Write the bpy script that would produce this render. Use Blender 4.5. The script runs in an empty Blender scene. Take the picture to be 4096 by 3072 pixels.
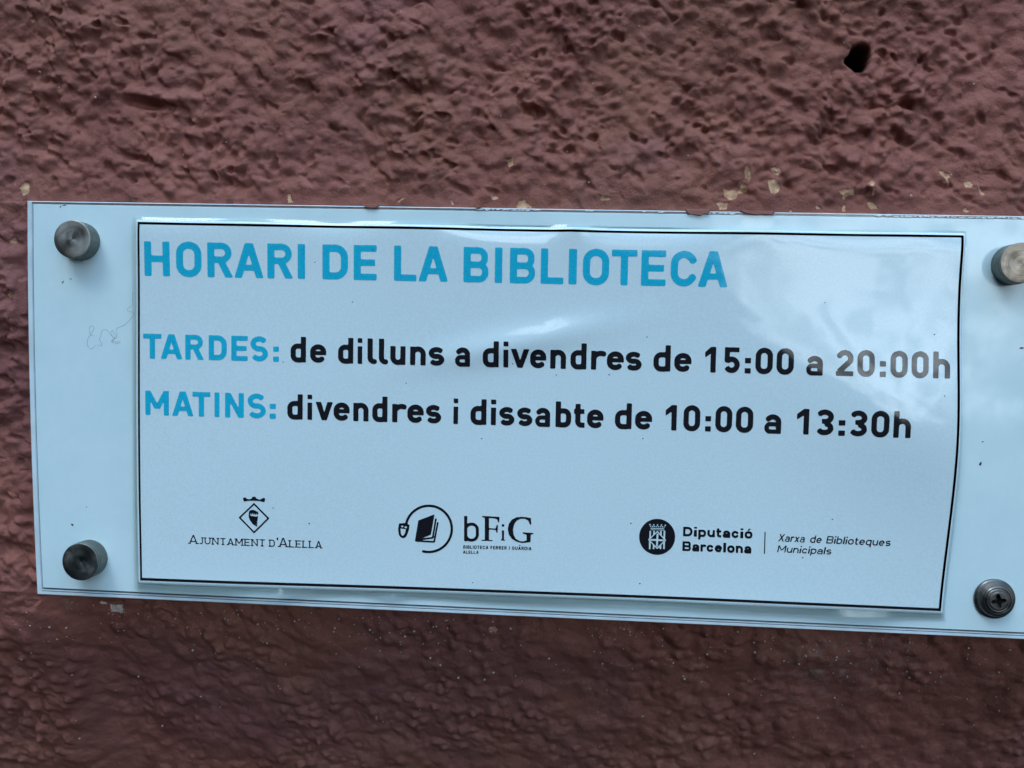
import bpy, math, random
import numpy as np
from mathutils import Matrix, Vector

random.seed(7)
rng = np.random.default_rng(7)
S = bpy.context.scene
COL = S.collection

# ------------------------------------------------------------------ camera
F_PX, PW, PH = 3300.0, 4096.0, 3072.0
CAM = np.array([0.01712, -0.28150, 0.02040])
RX, RY, RZ = 0.03579, 0.06152, 0.02445


def _rot(rx, ry, rz):
    a, b, c, d, e, f = math.cos(rx), math.sin(rx), math.cos(ry), math.sin(ry), math.cos(rz), math.sin(rz)
    return (np.array([[e, -f, 0], [f, e, 0], [0, 0, 1]]) @ np.array([[c, 0, d], [0, 1, 0], [-d, 0, c]])
            @ np.array([[1, 0, 0], [0, a, -b], [0, b, a]]))


_R = _rot(RX, RY, RZ)


def _w(v):                      # (right, down, depth) axes of the sign plane -> world
    return np.array([v[0], v[2], -v[1]])


AX_R, AX_D, AX_F = _w(_R[0]), _w(_R[1]), _w(_R[2])
cam_data = bpy.data.cameras.new('camera')
cam = bpy.data.objects.new('camera', cam_data)
COL.objects.link(cam)
m = Matrix.Identity(4)
for i in range(3):
    m[i][0], m[i][1], m[i][2], m[i][3] = AX_R[i], -AX_D[i], -AX_F[i], CAM[i]
cam.matrix_world = m
cam_data.sensor_width = 36.0
cam_data.lens = F_PX / PW * 36.0
cam_data.clip_start, cam_data.clip_end = 0.01, 100.0
S.camera = cam

# ------------------------------------------------------------------ sky, sun, exposure
SUN_EL, SUN_AZ = math.radians(60), math.radians(212)       # high, in front and left of the wall, behind cloud
w = bpy.data.worlds.new('World')
S.world = w
w.use_nodes = True
nt = w.node_tree
nt.nodes.clear()


def N(t, kind, **kw):
    n = t.nodes.new(kind)
    for k, v in kw.items():
        setattr(n, k, v)
    return n


def math_node(t, op, a, b=None, c=None, clamp=False):
    n = N(t, 'ShaderNodeMath', operation=op, use_clamp=clamp)
    for i, v in enumerate((a, b, c)):
        if v is None:
            continue
        if isinstance(v, (int, float)):
            n.inputs[i].default_value = v
        else:
            t.links.new(v, n.inputs[i])
    return n.outputs[0]


def maprange(t, v, a, b, c=0.0, d=1.0, smooth=True):
    n = N(t, 'ShaderNodeMapRange')
    n.interpolation_type = 'SMOOTHSTEP' if smooth else 'LINEAR'
    t.links.new(v, n.inputs['Value'])
    n.inputs['From Min'].default_value, n.inputs['From Max'].default_value = a, b
    n.inputs['To Min'].default_value, n.inputs['To Max'].default_value = c, d
    return n.outputs['Result']


def mixcol(t, fac, a, b, blend='MIX'):
    n = N(t, 'ShaderNodeMix', data_type='RGBA', blend_type=blend)
    for sock, v in ((n.inputs[0], fac), (n.inputs[6], a), (n.inputs[7], b)):
        if isinstance(v, (int, float)):
            sock.default_value = v
        elif isinstance(v, tuple):
            sock.default_value = (*v, 1.0) if len(v) == 3 else v
        else:
            t.links.new(v, sock)
    return n.outputs[2]


tc = N(nt, 'ShaderNodeTexCoord')
sky = N(nt, 'ShaderNodeTexSky', sky_type='NISHITA')
sky.sun_disc = False
sky.sun_elevation, sky.sun_rotation = SUN_EL, SUN_AZ
sky.air_density, sky.dust_density, sky.ozone_density = 1.0, 0.6, 1.5
sep = N(nt, 'ShaderNodeSeparateXYZ')
nt.links.new(tc.outputs['Generated'], sep.inputs[0])
dx, dy, dz = sep.outputs
no = N(nt, 'ShaderNodeTexNoise')
nt.links.new(tc.outputs['Generated'], no.inputs['Vector'])
no.inputs['Scale'].default_value, no.inputs['Detail'].default_value, no.inputs['Roughness'].default_value = 4.2, 6.0, 0.55
cloud = maprange(nt, no.outputs[0], 0.49, 0.64)
# two bright cloud banks added to the sky for the sheet's glare: one low to the right, a small one higher up ahead
def bank(x, y, z, r0, r1):
    v = N(nt, 'ShaderNodeVectorMath', operation='DISTANCE')
    nt.links.new(tc.outputs['Generated'], v.inputs[0])
    v.inputs[1].default_value = (x, y, z)
    d = math_node(nt, 'MULTIPLY_ADD', math_node(nt, 'SUBTRACT', nb.outputs[0], 0.5), -0.42, v.outputs['Value'])
    return maprange(nt, d, r1, r0)


nb = N(nt, 'ShaderNodeTexNoise')
nt.links.new(tc.outputs['Generated'], nb.inputs['Vector'])
nb.inputs['Scale'].default_value, nb.inputs['Detail'].default_value, nb.inputs['Roughness'].default_value = 9.0, 8.0, 0.6
overhead = maprange(nt, dz, 0.40, 0.85)
cloudcol = mixcol(nt, overhead, (2.2, 3.5, 4.8), (11.5, 19.5, 27.5))
cover = math_node(nt, 'MAXIMUM', cloud, math_node(nt, 'MULTIPLY', overhead, 0.75))
skyc = mixcol(nt, cover, sky.outputs[0], cloudcol)
nb2 = N(nt, 'ShaderNodeTexNoise')
nt.links.new(tc.outputs['Generated'], nb2.inputs['Vector'])
nb2.inputs['Scale'].default_value, nb2.inputs['Detail'].default_value, nb2.inputs['Roughness'].default_value = 26.0, 6.0, 0.6
banks = math_node(nt, 'MAXIMUM', bank(0.33, -0.92, 0.15, 0.13, 0.23), bank(-0.07, -0.95, 0.31, 0.12, 0.20), clamp=True)
banks = math_node(nt, 'MULTIPLY', banks, maprange(nt, nb2.outputs[0], 0.36, 0.56, 0.3, 1.0))
skyc = mixcol(nt, banks, skyc, (30.0, 34.5, 38.0))
# unseen dark tree line, shaped to hold back low skylight, dropping away to the right
nf = N(nt, 'ShaderNodeTexNoise')
nt.links.new(tc.outputs['Generated'], nf.inputs['Vector'])
nf.inputs['Scale'].default_value, nf.inputs['Detail'].default_value, nf.inputs['Roughness'].default_value = 9.0, 8.0, 0.62
edge = math_node(nt, 'MULTIPLY_ADD', dx, -0.85, 0.17)
edge = math_node(nt, 'MULTIPLY_ADD', math_node(nt, 'SUBTRACT', nf.outputs[0], 0.5), 0.30, edge)
above = maprange(nt, math_node(nt, 'SUBTRACT', dz, edge), -0.01, 0.03)
final = mixcol(nt, above, (0.22, 0.27, 0.28), skyc)
ground = maprange(nt, dz, -0.30, -0.10)
final = mixcol(nt, ground, (0.05, 0.08, 0.17), final)
bg = N(nt, 'ShaderNodeBackground')
nt.links.new(final, bg.inputs['Color'])
bg.inputs['Strength'].default_value = 0.13
out = N(nt, 'ShaderNodeOutputWorld')
nt.links.new(bg.outputs[0], out.inputs[0])

sl = bpy.data.lights.new('sun', 'SUN')
sl.energy, sl.angle, sl.color = 0.95, math.radians(22), (1.0, 0.97, 0.93)
sun = bpy.data.objects.new('sun', sl)
COL.objects.link(sun)
sd = Vector((math.sin(SUN_AZ) * math.cos(SUN_EL), math.cos(SUN_AZ) * math.cos(SUN_EL), math.sin(SUN_EL)))
sun.rotation_euler = sd.to_track_quat('Z', 'Y').to_euler()
sun.location = (-0.5, -1.0, 1.5)

S.view_settings.view_transform = 'Standard'
S.view_settings.look = 'None'
S.view_settings.gamma = 1.0
S.view_settings.use_curve_mapping = False
S.view_settings.exposure = 0.22
S.render.engine = 'CYCLES'
S.cycles.max_bounces = 6
S.render.resolution_x, S.render.resolution_y = 1024, 768


# ------------------------------------------------------------------ helpers
def at(px, py, y=0.0):
    """photograph pixel(s) -> world point(s) on the plane at depth y"""
    px, py = np.asarray(px, float), np.asarray(py, float)
    a, b = (px - PW / 2) / F_PX, (py - PH / 2) / F_PX
    d = AX_F + a[..., None] * AX_R + b[..., None] * AX_D
    t = (y - CAM[1]) / d[..., 1]
    return CAM + d * t[..., None]


def link(name, me, mat=None, parent=None, smooth=False):
    o = bpy.data.objects.new(name, me)
    COL.objects.link(o)
    if mat:
        me.materials.append(mat)
    if parent:
        o.parent = parent
        o.matrix_parent_inverse = Matrix.Identity(4)
        if parent.type == 'EMPTY' or any(abs(v) > 1e-9 for v in parent.location):
            o.matrix_parent_inverse = Matrix.Translation(-Vector(parent.location))
    if smooth:
        me.polygons.foreach_set('use_smooth', [True] * len(me.polygons))
    return o


def mesh(name, verts, faces):
    me = bpy.data.meshes.new(name)
    me.from_pydata([tuple(v) for v in verts], [], [tuple(f) for f in faces])
    me.update()
    return me


def empty(name, loc, label, cat, group=None):
    o = bpy.data.objects.new(name, None)
    o.empty_display_size = 0.01
    o.location = tuple(loc)
    COL.objects.link(o)
    return tag(o, label, cat, group)


def tag(o, label, cat, group=None):
    o['label'], o['category'] = label, cat
    if group:
        o['group'] = group
    return o


def grid_mesh(name, X, Y, Z):
    """mesh of a (rows, cols) lattice, quickly"""
    r, c = X.shape
    me = bpy.data.meshes.new(name)
    co = np.stack([X, Y, Z], -1).reshape(-1, 3).astype(np.float32)
    idx = np.arange(r * c).reshape(r, c)
    q = np.stack([idx[:-1, :-1], idx[:-1, 1:], idx[1:, 1:], idx[1:, :-1]], -1).reshape(-1, 4)
    me.vertices.add(len(co))
    me.vertices.foreach_set('co', co.ravel())
    me.loops.add(q.size)
    me.loops.foreach_set('vertex_index', q.ravel().astype(np.int32))
    me.polygons.add(len(q))
    me.polygons.foreach_set('loop_start', np.arange(0, q.size, 4, dtype=np.int32))
    me.polygons.foreach_set('use_smooth', np.ones(len(q), bool))
    me.update(calc_edges=True)
    return me


# ---- numpy noise
_perm = np.random.default_rng(11).permutation(256)
_perm = np.concatenate([_perm, _perm, _perm])
_g = np.random.default_rng(12).uniform(0, 2 * np.pi, 256)
_gx, _gy = np.cos(_g), np.sin(_g)
_j1, _j2, _j3 = (np.random.default_rng(13 + k).uniform(0, 1, 256) for k in range(3))


def _h(i, j, s):
    return _perm[_perm[(i + s * 17) & 255] + (j & 255)]


def perlin(x, y, s=0):
    i, j = np.floor(x).astype(np.int64), np.floor(y).astype(np.int64)
    fx, fy = x - i, y - j
    u, v = fx * fx * fx * (fx * (fx * 6 - 15) + 10), fy * fy * fy * (fy * (fy * 6 - 15) + 10)

    def c(a, b):
        k = _h(i + a, j + b, s)
        return _gx[k] * (fx - a) + _gy[k] * (fy - b)
    return ((c(0, 0) * (1 - u) + c(1, 0) * u) * (1 - v) + (c(0, 1) * (1 - u) + c(1, 1) * u) * v) * 1.5


def fbm(x, y, n, s=0, gain=0.5):
    a, r = 1.0, 0
    for k in range(n):
        r = r + a * perlin(x * 2 ** k + 7.3 * k, y * 2 ** k - 3.1 * k, s + k)
        a *= gain
    return r


def domes(x, y, s, rmin=0.45, rmax=1.0):
    """union of soft round lumps, one per cell"""
    i, j = np.floor(x).astype(np.int64), np.floor(y).astype(np.int64)
    tot = np.zeros_like(x)
    for a in (-1, 0, 1):
        for b in (-1, 0, 1):
            k = _h(i + a, j + b, s)
            d2 = (i + a + _j1[k] - x) ** 2 + (j + b + _j2[k] - y) ** 2
            r = rmin + (rmax - rmin) * _j3[k]
            tot += ((0.4 + 0.6 * _j3[(k * 7) & 255]) * np.clip(1 - d2 / (r * r), 0, None) ** 1.35) ** 4
    return tot ** 0.25


def sstep(a, b, x):
    t = np.clip((x - a) / (b - a), 0, 1)
    return t * t * (3 - 2 * t)


# ---- signed distances (negative inside)
def sd_poly(X, Y, pts):
    pts = np.asarray(pts, float)
    d = np.full(X.shape, 1e18)
    ins = np.zeros(X.shape, bool)
    n = len(pts)
    for k in range(n):
        ax, ay = pts[k]
        bx, by = pts[(k + 1) % n]
        ex, ey = bx - ax, by - ay
        wx, wy = X - ax, Y - ay
        t = np.clip((wx * ex + wy * ey) / (ex * ex + ey * ey + 1e-12), 0, 1)
        d = np.minimum(d, (wx - ex * t) ** 2 + (wy - ey * t) ** 2)
        if ay != by:
            cr = ((ay > Y) != (by > Y)) & (X < (bx - ax) * (Y - ay) / (by - ay) + ax)
            ins ^= cr
    d = np.sqrt(d)
    return np.where(ins, -d, d)


def sd_stroke(X, Y, pts, wd, caps=False):
    pts = np.asarray(pts, float)
    d = np.full(X.shape, 1e18)
    n = len(pts) - 1
    for k in range(n):
        (ax, ay), (bx, by) = pts[k], pts[k + 1]
        L = math.hypot(bx - ax, by - ay)
        if L < 1e-9:
            continue
        tx, ty = (bx - ax) / L, (by - ay) / L
        t = (X - ax) * tx + (Y - ay) * ty
        q = np.abs((Y - ay) * tx - (X - ax) * ty)
        over = np.where(t < 0, -t, np.where(t > L, t - L, 0))
        dd = np.hypot(q, over) - wd / 2
        if not caps:
            if k == 0:
                dd = np.maximum(dd, -t)
            if k == n - 1:
                dd = np.maximum(dd, t - L)
        d = np.minimum(d, dd)
    return d


def sd_rr(X, Y, x0, y0, x1, y1, r):
    """rounded rectangle; r = radius or (left, right) radii"""
    rl, rr = (r, r) if np.isscalar(r) else r
    cx, cy, hx, hy = (x0 + x1) / 2, (y0 + y1) / 2, (x1 - x0) / 2, (y1 - y0) / 2
    R = np.where(X < cx, rl, rr)
    R = np.minimum(R, min(hx, hy))
    qx, qy = np.abs(X - cx) - hx + R, np.abs(Y - cy) - hy + R
    return np.hypot(np.maximum(qx, 0), np.maximum(qy, 0)) + np.minimum(np.maximum(qx, qy), 0) - R


def arc(cx, cy, rx, ry, a0, a1, n=14):
    return [(cx + rx * math.cos(math.radians(a0 + (a1 - a0) * k / n)),
             cy + ry * math.sin(math.radians(a0 + (a1 - a0) * k / n))) for k in range(n + 1)]


def evalp(prims, X, Y):
    d = np.full(X.shape, 1e9)
    for p in prims:
        k = p[0]
        if k == 'r':
            e = sd_rr(X, Y, *p[1:5], 0.0)
        elif k == 'p':
            e = sd_poly(X, Y, p[1])
        elif k == 's':
            e = sd_stroke(X, Y, p[1], p[2], len(p) > 3)
        elif k == 'o':                                    # ring: x0 y0 x1 y1 r w
            x0, y0, x1, y1, r, wd = p[1:7]
            ri = max(r - wd, 0) if np.isscalar(r) else tuple(max(v - wd, 0) for v in r)
            e = np.maximum(sd_rr(X, Y, x0, y0, x1, y1, r), -sd_rr(X, Y, x0 + wd, y0 + wd, x1 - wd, y1 - wd, ri))
        elif k == 'c':
            e = np.hypot(X - p[1], Y - p[2]) - p[3]
        elif k == '-':
            d = np.maximum(d, -evalp(p[1], X, Y))
            continue
        d = np.minimum(d, e)
    return d


def contour(prims, box, cell, rough=0.0):
    """fill of a signed-distance shape as small polygons (marching squares)"""
    x0, y0, x1, y1 = box
    nx, ny = max(2, int((x1 - x0) / cell) + 1), max(2, int((y1 - y0) / cell) + 1)
    xs, ys = np.linspace(x0, x1, nx + 1), np.linspace(y0, y1, ny + 1)
    X, Y = np.meshgrid(xs, ys)
    D = evalp(prims, X, Y)
    if rough:
        D = D - 0.004 + rough * perlin(X / cell / 2.2 + 5, Y / cell / 2.2 + 9, 3)
    D = np.where(np.abs(D) < 1e-7, 1e-7, D)
    verts, faces, vid = [], [], {}

    def V(key, p):
        if key not in vid:
            vid[key] = len(verts)
            verts.append(p)
        return vid[key]
    I = D < 0
    anyin = I[:-1, :-1] | I[1:, :-1] | I[:-1, 1:] | I[1:, 1:]
    for j, i in zip(*np.nonzero(anyin)):
        cs = ((j, i), (j, i + 1), (j + 1, i + 1), (j + 1, i))
        f = []
        for k in range(4):
            a, b = cs[k], cs[(k + 1) % 4]
            if I[a]:
                f.append(V(a, (xs[a[1]], ys[a[0]])))
            if I[a] != I[b]:
                t = D[a] / (D[a] - D[b])
                key = (a, b) if a < b else (b, a)
                f.append(V(key, (xs[a[1]] + t * (xs[b[1]] - xs[a[1]]), ys[a[0]] + t * (ys[b[0]] - ys[a[0]]))))
        if len(f) >= 3:
            faces.append(f)
    return np.array(verts).reshape(-1, 2), faces


# ------------------------------------------------------------------ materials
def material(name):
    mt = bpy.data.materials.new(name)
    mt.use_nodes = True
    t = mt.node_tree
    return mt, t, t.nodes['Principled BSDF']


def plain(name, col, rough=0.5, metal=0.0, coat=0.0, coat_rough=0.03, spec=0.5, var=0.0, scale=200.0):
    mt, t, b = material(name)
    b.inputs['Roughness'].default_value = rough
    b.inputs['Metallic'].default_value = metal
    b.inputs['Coat Weight'].default_value = coat
    b.inputs['Coat Roughness'].default_value = coat_rough
    b.inputs['Specular IOR Level'].default_value = spec
    if var:
        g = N(t, 'ShaderNodeTexCoord')
        n = N(t, 'ShaderNodeTexNoise')
        n.inputs['Scale'].default_value, n.inputs['Detail'].default_value = scale, 4
        t.links.new(g.outputs['Object'], n.inputs['Vector'])
        f = maprange(t, n.outputs[0], 0.3, 0.7, 1 - var, 1 + var)
        c = N(t, 'ShaderNodeMix', data_type='RGBA', blend_type='MULTIPLY')
        c.inputs[0].default_value = 1.0
        c.inputs[6].default_value = (*col, 1)
        t.links.new(f, c.inputs[7])
        t.links.new(c.outputs[2], b.inputs['Base Color'])
    else:
        b.inputs['Base Color'].default_value = (*col, 1)
    return mt


def wall_material():
    mt, t, b = material('painted_stucco')
    g = N(t, 'ShaderNodeTexCoord')

    def noise(scale, det=4, rough=0.5):
        n = N(t, 'ShaderNodeTexNoise')
        t.links.new(g.outputs['Object'], n.inputs['Vector'])
        n.inputs['Scale'].default_value, n.inputs['Detail'].default_value, n.inputs['Roughness'].default_value = scale, det, rough
        return n.outputs[0]
    paint = mixcol(t, maprange(t, noise(30, 6, 0.6), 0.34, 0.66), (0.198, 0.072, 0.059), (0.285, 0.110, 0.087))
    paint = mixcol(t, maprange(t, noise(9, 4), 0.42, 0.62, 0, 0.7), paint, (0.238, 0.102, 0.072))
    paint = mixcol(t, maprange(t, noise(14.3, 5), 0.50, 0.68, 0, 0.6), paint, (0.19, 0.080, 0.082))
    paint = mixcol(t, maprange(t, noise(160, 4), 0.55, 0.8, 0, 0.35), paint, (0.34, 0.16, 0.135))

    def attr(nm):
        a = N(t, 'ShaderNodeAttribute')
        a.attribute_name = nm
        return a.outputs['Fac']
    fine = noise(900, 4)
    # pale bloom of salts
    bl = math_node(t, 'MULTIPLY', attr('bloom'), maprange(t, noise(260, 5, 0.65), 0.45, 0.72), clamp=True)
    paint = mixcol(t, math_node(t, 'MULTIPLY', bl, 0.6), paint, (0.36, 0.29, 0.27))
    # chipped paint, signed distance in mm (positive inside) with a ragged edge
    ch = math_node(t, 'MULTIPLY_ADD', math_node(t, 'SUBTRACT', noise(1500, 3, 0.6), 0.5), 0.9, attr('chip'))
    ch = math_node(t, 'MULTIPLY_ADD', math_node(t, 'SUBTRACT', noise(420, 3, 0.6), 0.5), 1.5, ch)
    ch = maprange(t, ch, -0.03, 0.07)
    cream = mixcol(t, maprange(t, noise(420, 4), 0.35, 0.7), (0.44, 0.25, 0.15), (0.62, 0.40, 0.25))
    cream = mixcol(t, attr('chip_white'), cream, (0.62, 0.55, 0.48))
    c = mixcol(t, ch, paint, cream)
    c = mixcol(t, attr('hole'), c, (0.012, 0.010, 0.010))
    t.links.new(c, b.inputs['Base Color'])
    t.links.new(maprange(t, fine, 0.3, 0.7, 0.65, 0.85), b.inputs['Roughness'])
    b.inputs['Specular IOR Level'].default_value = 0.14
    bump = N(t, 'ShaderNodeBump')
    bump.inputs['Strength'].default_value = 0.85
    bump.inputs['Distance'].default_value = 0.00034
    t.links.new(math_node(t, 'MULTIPLY_ADD', noise(520, 5, 0.65), 1.6, math_node(t, 'ADD', fine, noise(2600, 2))), bump.inputs['Height'])
    t.links.new(bump.outputs[0], b.inputs['Normal'])
    return mt


def film_bump(t, b, scale=55, dist=0.00012, sock='Coat Normal'):
    g = N(t, 'ShaderNodeTexCoord')
    n = N(t, 'ShaderNodeTexNoise')
    n.inputs['Scale'].default_value, n.inputs['Detail'].default_value = scale, 2
    t.links.new(g.outputs['Object'], n.inputs['Vector'])
    bu = N(t, 'ShaderNodeBump')
    bu.inputs['Strength'].default_value, bu.inputs['Distance'].default_value = 1.0, dist
    t.links.new(n.outputs[0], bu.inputs['Height'])
    t.links.new(bu.outputs[0], b.inputs[sock])


def laminated(name, col, var=0.0):
    mt, t, b = material(name)
    b.inputs['Base Color'].default_value = (*col, 1)
    if var:
        g = N(t, 'ShaderNodeTexCoord')
        n = N(t, 'ShaderNodeTexNoise')
        n.inputs['Scale'].default_value, n.inputs['Detail'].default_value, n.inputs['Roughness'].default_value = 1400, 3, 0.7
        t.links.new(g.outputs['Object'], n.inputs['Vector'])
        lo, hi = tuple(v * (1 - var) for v in col), tuple(min(1, v * (1 + var)) for v in col)
        t.links.new(mixcol(t, maprange(t, n.outputs[0], 0.3, 0.7), lo, hi), b.inputs['Base Color'])
    b.inputs['Roughness'].default_value = 0.75
    b.inputs['Specular IOR Level'].default_value = 0.1
    b.inputs['Coat Weight'].default_value = 1.0
    b.inputs['Coat Roughness'].default_value = 0.045
    b.inputs['Coat IOR'].default_value = 1.5
    film_bump(t, b)
    return mt


def turned_metal(name, col, rough=0.32, pitch=2600.0, amt=0.00002, aniso=0.0):
    mt, t, b = material(name)
    g = N(t, 'ShaderNodeTexCoord')
    sp = N(t, 'ShaderNodeSeparateXYZ')
    t.links.new(g.outputs['Object'], sp.inputs[0])
    r = math_node(t, 'SQRT', math_node(t, 'ADD', math_node(t, 'POWER', sp.outputs[0], 2.0), math_node(t, 'POWER', sp.outputs[2], 2.0)))
    cx = N(t, 'ShaderNodeCombineXYZ')
    t.links.new(r, cx.inputs[0])
    n = N(t, 'ShaderNodeTexNoise')
    n.inputs['Scale'].default_value, n.inputs['Detail'].default_value, n.inputs['Roughness'].default_value = pitch, 3, 0.7
    t.links.new(cx.outputs[0], n.inputs['Vector'])
    d = N(t, 'ShaderNodeTexNoise')
    d.inputs['Scale'].default_value, d.inputs['Detail'].default_value = 350, 5
    t.links.new(g.outputs['Object'], d.inputs['Vector'])
    dark = tuple(v * 0.62 for v in col)
    c = mixcol(t, maprange(t, n.outputs[0], 0.35, 0.65), dark, col)
    c = mixcol(t, maprange(t, d.outputs[0], 0.52, 0.75, 0, 0.5), c, (0.24, 0.18, 0.13))
    t.links.new(c, b.inputs['Base Color'])
    b.inputs['Metallic'].default_value = 1.0
    tg = N(t, 'ShaderNodeTangent', direction_type='RADIAL', axis='Y')
    t.links.new(tg.outputs[0], b.inputs['Tangent'])
    b.inputs['Anisotropic'].default_value = aniso
    t.links.new(maprange(t, d.outputs[0], 0.3, 0.7, rough - 0.06, rough + 0.14), b.inputs['Roughness'])
    bu = N(t, 'ShaderNodeBump')
    bu.inputs['Strength'].default_value, bu.inputs['Distance'].default_value = 1.0, amt
    t.links.new(n.outputs[0], bu.inputs['Height'])
    t.links.new(bu.outputs[0], b.inputs['Normal'])
    return mt


M_WALL = wall_material()
M_SPECK = plain('white_paint_speck', (0.50, 0.45, 0.41), 0.7)
M_OVER = plain('wet_red_paint', (0.26, 0.096, 0.076), 0.5, var=0.15)
M_PANEL, _t, _b = material('white_acrylic')
_b.inputs['Base Color'].default_value = (0.66, 0.79, 0.83, 1)
_b.inputs['Roughness'].default_value = 0.6
_b.inputs['Specular IOR Level'].default_value = 0.2
_b.inputs['Coat Weight'].default_value = 1.0
_b.inputs['Coat Roughness'].default_value = 0.02
film_bump(_t, _b, 30, 0.00003)
_g = N(_t, 'ShaderNodeTexCoord')
_n = N(_t, 'ShaderNodeTexNoise')
_n.inputs['Scale'].default_value, _n.inputs['Detail'].default_value, _n.inputs['Roughness'].default_value = 38, 8, 0.7
_t.links.new(_g.outputs['Object'], _n.inputs['Vector'])
_t.links.new(mixcol(_t, maprange(_t, _n.outputs[0], 0.35, 0.68), (0.575, 0.765, 0.81), (0.635, 0.81, 0.855)), _b.inputs['Base Color'])
_t.links.new(maprange(_t, _n.outputs[0], 0.45, 0.75, 0.015, 0.10), _b.inputs['Coat Roughness'])
M_EDGE = plain('clear_acrylic_edge', (0.60, 0.72, 0.78), 0.25, coat=1.0, var=0.08, scale=120)
M_SEAM = plain('dark_seam', (0.05, 0.055, 0.07), 0.4)
M_BROWN = plain('edge_showing_wall_through', (0.20, 0.13, 0.12), 0.3, coat=0.6, var=0.25, scale=300)
M_SCUFF = plain('scraped_white_edge', (0.80, 0.82, 0.82), 0.8, var=0.1)
M_PAPER = laminated('laminated_white_paper', (0.61, 0.76, 0.81), 0.04)
M_BLUE = laminated('blue_print', (0.007, 0.42, 0.62), 0.10)
M_BLACK = laminated('black_print', (0.006, 0.006, 0.010))
M_KNOB = turned_metal('turned_steel', (0.44, 0.44, 0.41), 0.42, 2600.0, 0.000012, 0.6)
M_KNOB_WARM = turned_metal('steel_warm_reflection', (0.46, 0.38, 0.30), 0.46, 2600.0, 0.000012, 0.6)  # warm reflection on the right knob put into its base colour
M_KNOB_DARK = turned_metal('steel_dark_reflection', (0.24, 0.26, 0.25), 0.36, 2600.0, 0.000012, 0.5)  # same steel, dark reflection of the ground put into its base colour
M_KNOBSIDE = turned_metal('steel_side', (0.20, 0.21, 0.19), 0.42, 900)
M_SCREW = turned_metal('dark_steel', (0.17, 0.165, 0.16), 0.36, 1500)
M_RECESS = plain('screw_recess', (0.02, 0.02, 0.022), 0.5, metal=0.6)
M_HAIR = plain('dark_hair', (0.09, 0.11, 0.11), 0.5)
M_DIRT = plain('dark_dirt', (0.05, 0.04, 0.04), 0.9)

M_FILM = bpy.data.materials.new('clear_film')
M_FILM.use_nodes = True
_t = M_FILM.node_tree
_t.nodes.clear()
_g = N(_t, 'ShaderNodeBsdfGlossy')
_g.inputs['Roughness'].default_value = 0.08
_tr = N(_t, 'ShaderNodeBsdfTransparent')
_tr.inputs[0].default_value = (0.90, 0.95, 0.94, 1)
_fr = N(_t, 'ShaderNodeFresnel')
_fr.inputs[0].default_value = 1.55
_mx = N(_t, 'ShaderNodeMixShader')
_t.links.new(_fr.outputs[0], _mx.inputs[0])
_t.links.new(_tr.outputs[0], _mx.inputs[1])
_t.links.new(_g.outputs[0], _mx.inputs[2])
_o = N(_t, 'ShaderNodeOutputMaterial')
_t.links.new(_mx.outputs[0], _o.inputs[0])

# ------------------------------------------------------------------ the stucco wall
# outline of the sign in the photograph (front plane y = 0)
TOP = lambda px: 803 + 0.01525 * (px - 107)
BOT = lambda px: 2378 + 0.0456 * (px - 147)
LEFT = lambda py: 107 + 40 * np.clip((py - 803) / 1575, 0, 1.2) ** 2
SIGN_R = 4420.0


def growing(a, b, step, lo, hi, k=1.055):
    core = list(np.arange(a, b, step))
    s, x, left = step, a, []
    while x > lo:
        s *= k
        x -= s
        left.append(x)
    s, x, right = step, core[-1], []
    while x < hi:
        s *= k
        x += s
        right.append(x)
    return np.array(left[::-1] + core + right)


gx = growing(-0.205, 0.205, 0.0004, -0.9, 0.9)
gz = growing(-0.158, 0.172, 0.0004, -0.9, 0.9)
X, Z = np.meshgrid(gx, gz)
mmx, mmz = X * 1000, Z * 1000
# photograph position of every wall point, to shape local features where they are seen
dd = np.stack([X, np.full_like(X, 0.003), Z], -1) - CAM
den = dd @ AX_F
PXX = PW / 2 + F_PX * (dd @ AX_R) / den
PYY = PH / 2 + F_PX * (dd @ AX_D) / den

below = sstep(2300, 2600, PYY)
# domain warp, and a diagonal trowel direction (down to the right)
wx = mmx + 1.5 * perlin(mmx / 15, mmz / 15, 40) + 0.30 * perlin(mmx / 4.5, mmz / 4.5, 44)
wz = mmz + 1.5 * perlin(mmx / 15 + 31, mmz / 15 + 8, 48) + 0.30 * perlin(mmx / 4.5 + 9, mmz / 4.5, 52)
ca, sa = math.cos(math.radians(-32)), math.sin(math.radians(-32))
u, v = wx * ca + wz * sa, -wx * sa + wz * ca
patch = sstep(-0.35, 0.45, perlin(mmx / 45 + 3, mmz / 45, 5))
rough_amt = (0.75 + 0.5 * patch) * (1 - 0.15 * below)
h = 1.5 * fbm(mmx / 48, mmz / 48, 2, 1)
hA = 0.95 * perlin(u / 17, v / 12, 9) + 0.45 * perlin(u / 8, v / 7.2, 14)
hA += 2.0 * domes(wx / 8.6, wz / 8.0, 21, 0.32, 0.88)
hA += 1.7 * domes(wx / 4.9 + 3, wz / 4.6, 24, 0.32, 0.78)
hA += (0.45 + 0.55 * patch) * domes(wx / 2.7 + 7, wz / 2.6, 27, 0.30, 0.75)
hA += 0.18 * (0.4 + patch) * domes(wx / 1.6 + 2, wz / 1.5, 29, 0.25, 0.7)
hA = hA * rough_amt + 0.16 * perlin(wx / 2.8, wz / 2.6, 17) + 0.07 * perlin(mmx / 1.1, mmz / 1.1, 19)
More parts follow.
